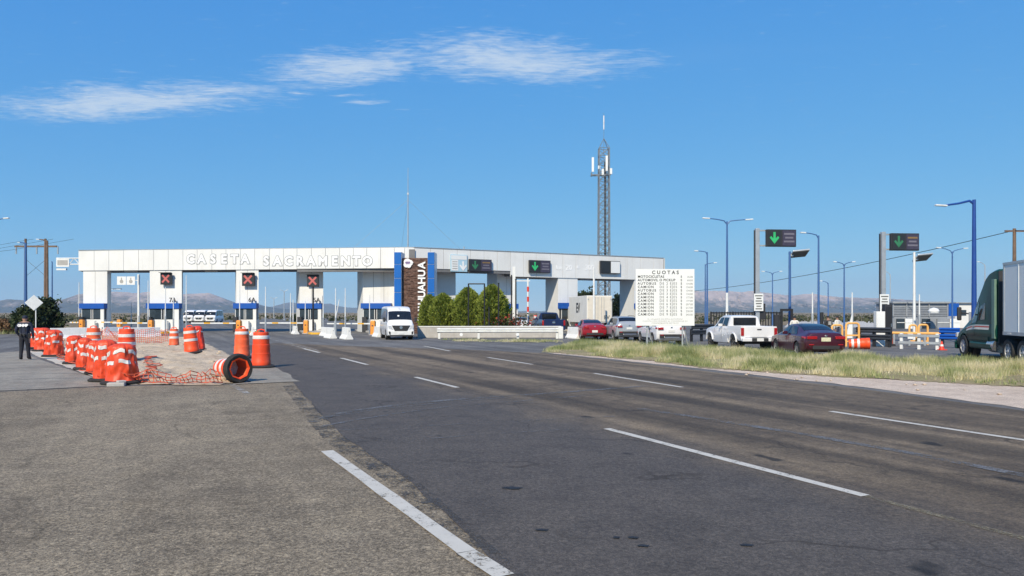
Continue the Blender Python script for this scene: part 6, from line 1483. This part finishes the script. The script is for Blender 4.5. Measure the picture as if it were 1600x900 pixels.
# ================================================================== GRASS
M['grass'] = None
def grassmat():
    mt = bpy.data.materials.new('verge_grass'); mt.use_nodes = True; t = NT(mt.node_tree)
    g = t.n('ShaderNodeNewGeometry'); pos = g.outputs['Position']; rnd = g.outputs['Random Per Island']
    f = t.math('ADD', t.math('MULTIPLY', t.step(t.noise(pos, .55, 4, .6), .38, .64), .65), t.math('MULTIPLY', rnd, .42))
    c = t.ramp(f, [(.14, (.21, .26, .10)), (.45, (.41, .43, .20)), (.70, (.64, .58, .35)), (1, (.78, .70, .49))])
    b = t.n('ShaderNodeBsdfPrincipled', Base_Color=c, Roughness=.7); b.inputs['Specular IOR Level'].default_value = .2
    out(t, t.n('ShaderNodeMixShader', i0=.3, i1=b.outputs[0], i2=t.n('ShaderNodeBsdfTranslucent', Color=c).outputs[0])); return mt
M['grass'] = grassmat()
def grass(name, label, poly, n, hmin, hmax, seed, clump=.55):
    r = np.random.default_rng(seed); xs = [p[0] for p in poly]; ys = [p[1] for p in poly]; base = []
    while len(base) < n:
        x = r.uniform(min(xs), max(xs)); y = r.uniform(min(ys), max(ys))
        if not inside((x, y), poly): continue
        d_ = mnoise.noise(Vector((x*.55, y*.55, seed)))+.5*mnoise.noise(Vector((x*2.2, y*2.2, seed)))
        e = edge_d((x, y), poly)
        if r.uniform() > np.clip(.45+d_*1.9, .01, 1)*np.clip(e/.5+.25, 0, 1): continue
        k = r.integers(5, 12); hh = (hmin+(hmax-hmin)*np.clip(.5+d_*.8, 0, 1))*np.clip(.45+e*.5, .45, 1)
        for _ in range(k): base.append((x+r.normal(0, .07), y+r.normal(0, .07), hh*r.uniform(.5, 1.25)))
    b = np.array(base); m_ = len(b); th = r.uniform(0, 2*np.pi, m_); w_ = r.uniform(.006, .016, m_); ln = r.normal(0, .28, (m_, 2))*b[:, 2:3]
    z0 = .04; A = np.stack([b[:, 0]-np.cos(th)*w_, b[:, 1]-np.sin(th)*w_, np.full(m_, z0)], 1); Bq = np.stack([b[:, 0]+np.cos(th)*w_, b[:, 1]+np.sin(th)*w_, np.full(m_, z0)], 1)
    Cq = np.stack([b[:, 0]+ln[:, 0], b[:, 1]+ln[:, 1], z0+b[:, 2]], 1)
    V = np.stack([A, Bq, Cq], 1).reshape(-1, 3)
    tag(put(name, np_mesh(name, V, np.arange(m_*3).reshape(m_, 3), M['grass'])), label, 'grass', kind='stuff')
grass('verge_grass', 'rough green and straw grass on the verge', verge, 100000, .10, .46, 5)
# tall straw clumps
vs_ = [G(1002, 556), G(1118, 556), G(1118, 566), G(1090, 566), G(1000, 560)]
grass('straw_grass', 'tall straw-coloured grass around the tariff board legs', vs_, 3500, .35, .8, 8)
grass('planter_weeds', 'thin weeds at the foot of the white guard rail', [G(690, 534), G(880, 537), G(880, 534), G(690, 531)], 3500, .06, .22, 9)
grass('roadside_grass', 'dry grass behind the dark guard rail at the left', [(-60, 62), (-43, 64), (-46, 80), (-75, 82)], 9000, .2, .6, 10)

# ================================================================== PEOPLE
def person(label, loc, rz, h, mats, stride=.14, arms=None, cap=None, back=None, cat='person', bulk=1.0):
    o = thing('person', label, cat, loc, rz)
    k = h/1.75
    # facing +y; z up. joints
    J = {}; E = []; rad = {}
    def v(n, p, r): J[n] = Vector(p)*k; rad[n] = r*k
    v('pel', (0, 0, .95), .150*bulk); v('waist', (0, 0, 1.08), .142*bulk); v('chest', (0, .005, 1.28), .165*bulk); v('collar', (0, -.005, 1.44), .105); v('neck', (0, .0, 1.51), .062); v('skull', (0, .02, 1.60), .088); v('crown', (0, .005, 1.70), .082)
    E += [('pel', 'waist'), ('waist', 'chest'), ('chest', 'collar'), ('collar', 'neck'), ('neck', 'skull'), ('skull', 'crown')]
    for s, n in ((-1, 'l'), (1, 'r')):
        st = stride*s*.5
        v(n+'hip', (s*.095, 0, .88), .105*bulk); v(n+'knee', (s*.105, st*.4+.02, .49), .072*bulk); v(n+'ank', (s*.11, st, .10), .052*bulk); v(n+'heel', (s*.11, st-.05, .045), .045); v(n+'toe', (s*.13, st+.17, .035), .036)
        E += [('pel', n+'hip'), (n+'hip', n+'knee'), (n+'knee', n+'ank'), (n+'ank', n+'heel'), (n+'ank', n+'toe')]
        A = (arms or {}).get(n, [(s*.20, 0, 1.40), (s*.27, -.02, 1.13), (s*.28, .05, .88)])
        v(n+'sho', A[0], .078*bulk); v(n+'elb', A[1], .055*bulk); v(n+'wri', A[2], .038*bulk)
        d_ = (Vector(A[2])-Vector(A[1])).normalized(); pl_ = Vector(A[2])+d_*.055; v(n+'palm', pl_, .036)
        E += [('collar', n+'sho'), (n+'sho', n+'elb'), (n+'elb', n+'wri'), (n+'wri', n+'palm')]
        side = Vector((0, 1, 0)); 
        for f in range(4):
            b0 = pl_+d_*.045+side*(.024-.016*f); b1 = b0+d_*(.045+.008*(1.5-abs(f-1.5)))+Vector((-s*.010, 0, 0)); v(n+'f%d' % f, b0, .0105); v(n+'g%d' % f, b1, .0085); E += [(n+'palm', n+'f%d' % f), (n+'f%d' % f, n+'g%d' % f)]
        t0 = Vector(A[2])+d_*.035+side*.038; t1 = t0+d_*.035+side*.018; v(n+'t0', t0, .012); v(n+'t1', t1, .009); E += [(n+'wri', n+'t0'), (n+'t0', n+'t1')]
    bm = bmesh.new(); sk = bm.verts.layers.skin.verify(); bv = {}
    for n in J:
        bv[n] = bm.verts.new(J[n]); bv[n][sk].radius = (rad[n]*(1.18 if n in ('pel', 'waist', 'chest') else 1), rad[n]*(.78 if n in ('pel', 'waist', 'chest') else 1)); bv[n][sk].use_root = n == 'pel'
    for a, b in E: bm.edges.new((bv[a], bv[b]))
    me = bpy.data.meshes.new('body'); bm.to_mesh(me); bm.free()
    t = bpy.data.objects.new('t', me); COL.objects.link(t); m1 = t.modifiers.new('s', 'SKIN'); m1.use_smooth_shade = True; m2 = t.modifiers.new('d', 'SUBSURF'); m2.levels = 2; m2.render_levels = 2
    body = bpy.data.meshes.new_from_object(t.evaluated_get(bpy.context.evaluated_depsgraph_get())); bpy.data.objects.remove(t)
    body.materials.clear()
    for q in (mats['skin'], mats['top'], mats['legs'], M['black']): body.materials.append(q)
    wr = [J['lwri'], J['rwri']]
    for p in body.polygons:
        c = p.center; i = 2 if c.z < .97*k else 1
        if c.z > 1.485*k: i = 0
        if c.z < .10*k: i = 3
        for n in 'lr':
            if (c-J[n+'elb']).length < .34*k and abs(c.x) > .19*k: i = 1
            dd = (J[n+'wri']-J[n+'elb']).normalized()
            if abs(c.x) > .17*k and (c-J[n+'wri']).dot(dd) > 0 and (c-J[n+'wri']).length < .25*k: i = 0
        p.material_index = i
    b = put('body', smooth_me(body, 80), o)
    sk_ = J['skull']
    MB().lathe([(.088, 0), (.092, .04), (.085, .085), (.05, .115), (.01, .122)], 16).xform(Matrix.Translation(sk_+Vector((0, -.008, .035))*k) @ Matrix.Scale(k, 4)).build('hair' if not cap else 'cap', cap or M['black'], o, smooth=True)
    if cap: MB().lathe([(.02, 0), (.10, .0), (.10, .012), (.02, .016)], 14).xform(Matrix.Translation(sk_+Vector((0, .07, .05))*k) @ Matrix.Scale(k, 4)).build('cap_peak', cap, o)
    fc = MB().lathe([(.005, 0), (.016, .012), (.010, .04), (.003, .05)], 8).xform(Matrix.Translation(sk_+Vector((0, .095, -.015))*k)); fc.build('nose', mats['skin'], o)
    for s in (1, -1):
        MB().box(tuple(sk_+Vector((s*.032, .088, .022))*k), (.022*k, .012*k, .010*k)).build('eye', M['black'], o); MB().lathe([(.006, 0), (.018, .02), (.014, .05)], 8).xform(Matrix.Translation(sk_+Vector((s*.088, .01, -.01))*k)).build('ear', mats['skin'], o)
    MB().box(tuple(sk_+Vector((0, .086, -.045))*k), (.045*k, .012*k, .008*k)).build('mouth', mats['lip'], o)
    bl = MB().lathe([(.172, -.03), (.178, 0), (.172, .03)], 20).xform(Matrix.Translation(Vector((0, 0, 1.0))*k) @ Matrix.Diagonal((1.0*k*bulk, .80*k*bulk, k, 1))); bl.build('belt', M['black'], o, smooth=True)
    if back: back(o, k)
    return o
lip = pm('lip', (.24, .09, .08), .5)
def officer_back(o, k):
    text('back_lettering', 'GNMP', .135, M['lettwhite'], (0, -.163*k, 1.36*k), (math.pi/2-.05, 0, 0), o, bold=.010, extrude=.006)
    MB().box((-.06*k, -.165*k, .99*k), (.05, .05, .11)).box((.05*k, -.165*k, .99*k), (.06, .05, .10)).box((.185*k, -.02, .95*k), (.06, .12, .20)).build('belt_pouch', M['black'], o, bevel=.008)
    MB().tube([(-.15*k, -.12*k, 1.46*k), (-.10*k, -.165*k, 1.3*k), (-.09*k, -.16*k, 1.1*k)], .012, 5).tube([(.15*k, -.12*k, 1.46*k), (.10*k, -.165*k, 1.3*k), (.09*k, -.16*k, 1.1*k)], .012, 5).build('vest_seam', M['black'], o)
fo = G(38.5, 563)
person('person in dark navy uniform with white back lettering, walking away beside the drums', (*fo, .018), .18, 1.80, dict(skin=M['skin'], top=M['navy'], legs=M['trouser'], lip=lip), .16, {'l': [(-.205, 0, 1.41), (-.30, -.04, 1.17), (-.24, .09, .97)], 'r': [(.205, 0, 1.41), (.285, -.01, 1.15), (.275, .07, .90)]}, M['navy'], officer_back, bulk=1.12)
grey_top = pm('black_vest', (.03, .03, .035), .8); whitet = pm('white_shirt', (.7, .68, .64), .8); jean = pm('blue_jeans', (.05, .06, .1), .85)
def vest(o, k): MB().box((0, -.17*k, 1.30*k), (.2, .01, .22)).build('back_patch', M['printlight'], o)
person('person in dark clothes standing by the yellow frame above the sedan', (px2(1294, 45), 45, 0), .2, 1.74, dict(skin=M['skin'], top=grey_top, legs=jean, lip=lip), .05, None, M['black'], vest)
person('person in a pale shirt standing left of the maroon sedan roof', (px2(1241.5, 47), 47, 0), -.4, 1.70, dict(skin=M['skin'], top=whitet, legs=jean, lip=lip), .05)
person('person in a white shirt at the right of the yellow frame', (px2(1308.5, 49), 49, 0), .5, 1.70, dict(skin=M['skin'], top=whitet, legs=jean, lip=lip), .05)

# ================================================================== AIR
hzm = bpy.data.materials.new('haze_air'); hzm.use_nodes = True; t = NT(hzm.node_tree)
pv = t.n('ShaderNodeVolumePrincipled', Color=(.60, .79, 1.0), Density=HAZE, Anisotropy=.0)
t.t.links.new(pv.outputs[0], t.n('ShaderNodeOutputMaterial').inputs['Volume'])
hb_ = MB().box((0, 4460, 189), (17900, 9960, 380)).build('haze', hzm); tag(hb_, 'thin pale air between here and the mountains', 'haze', kind='stuff')
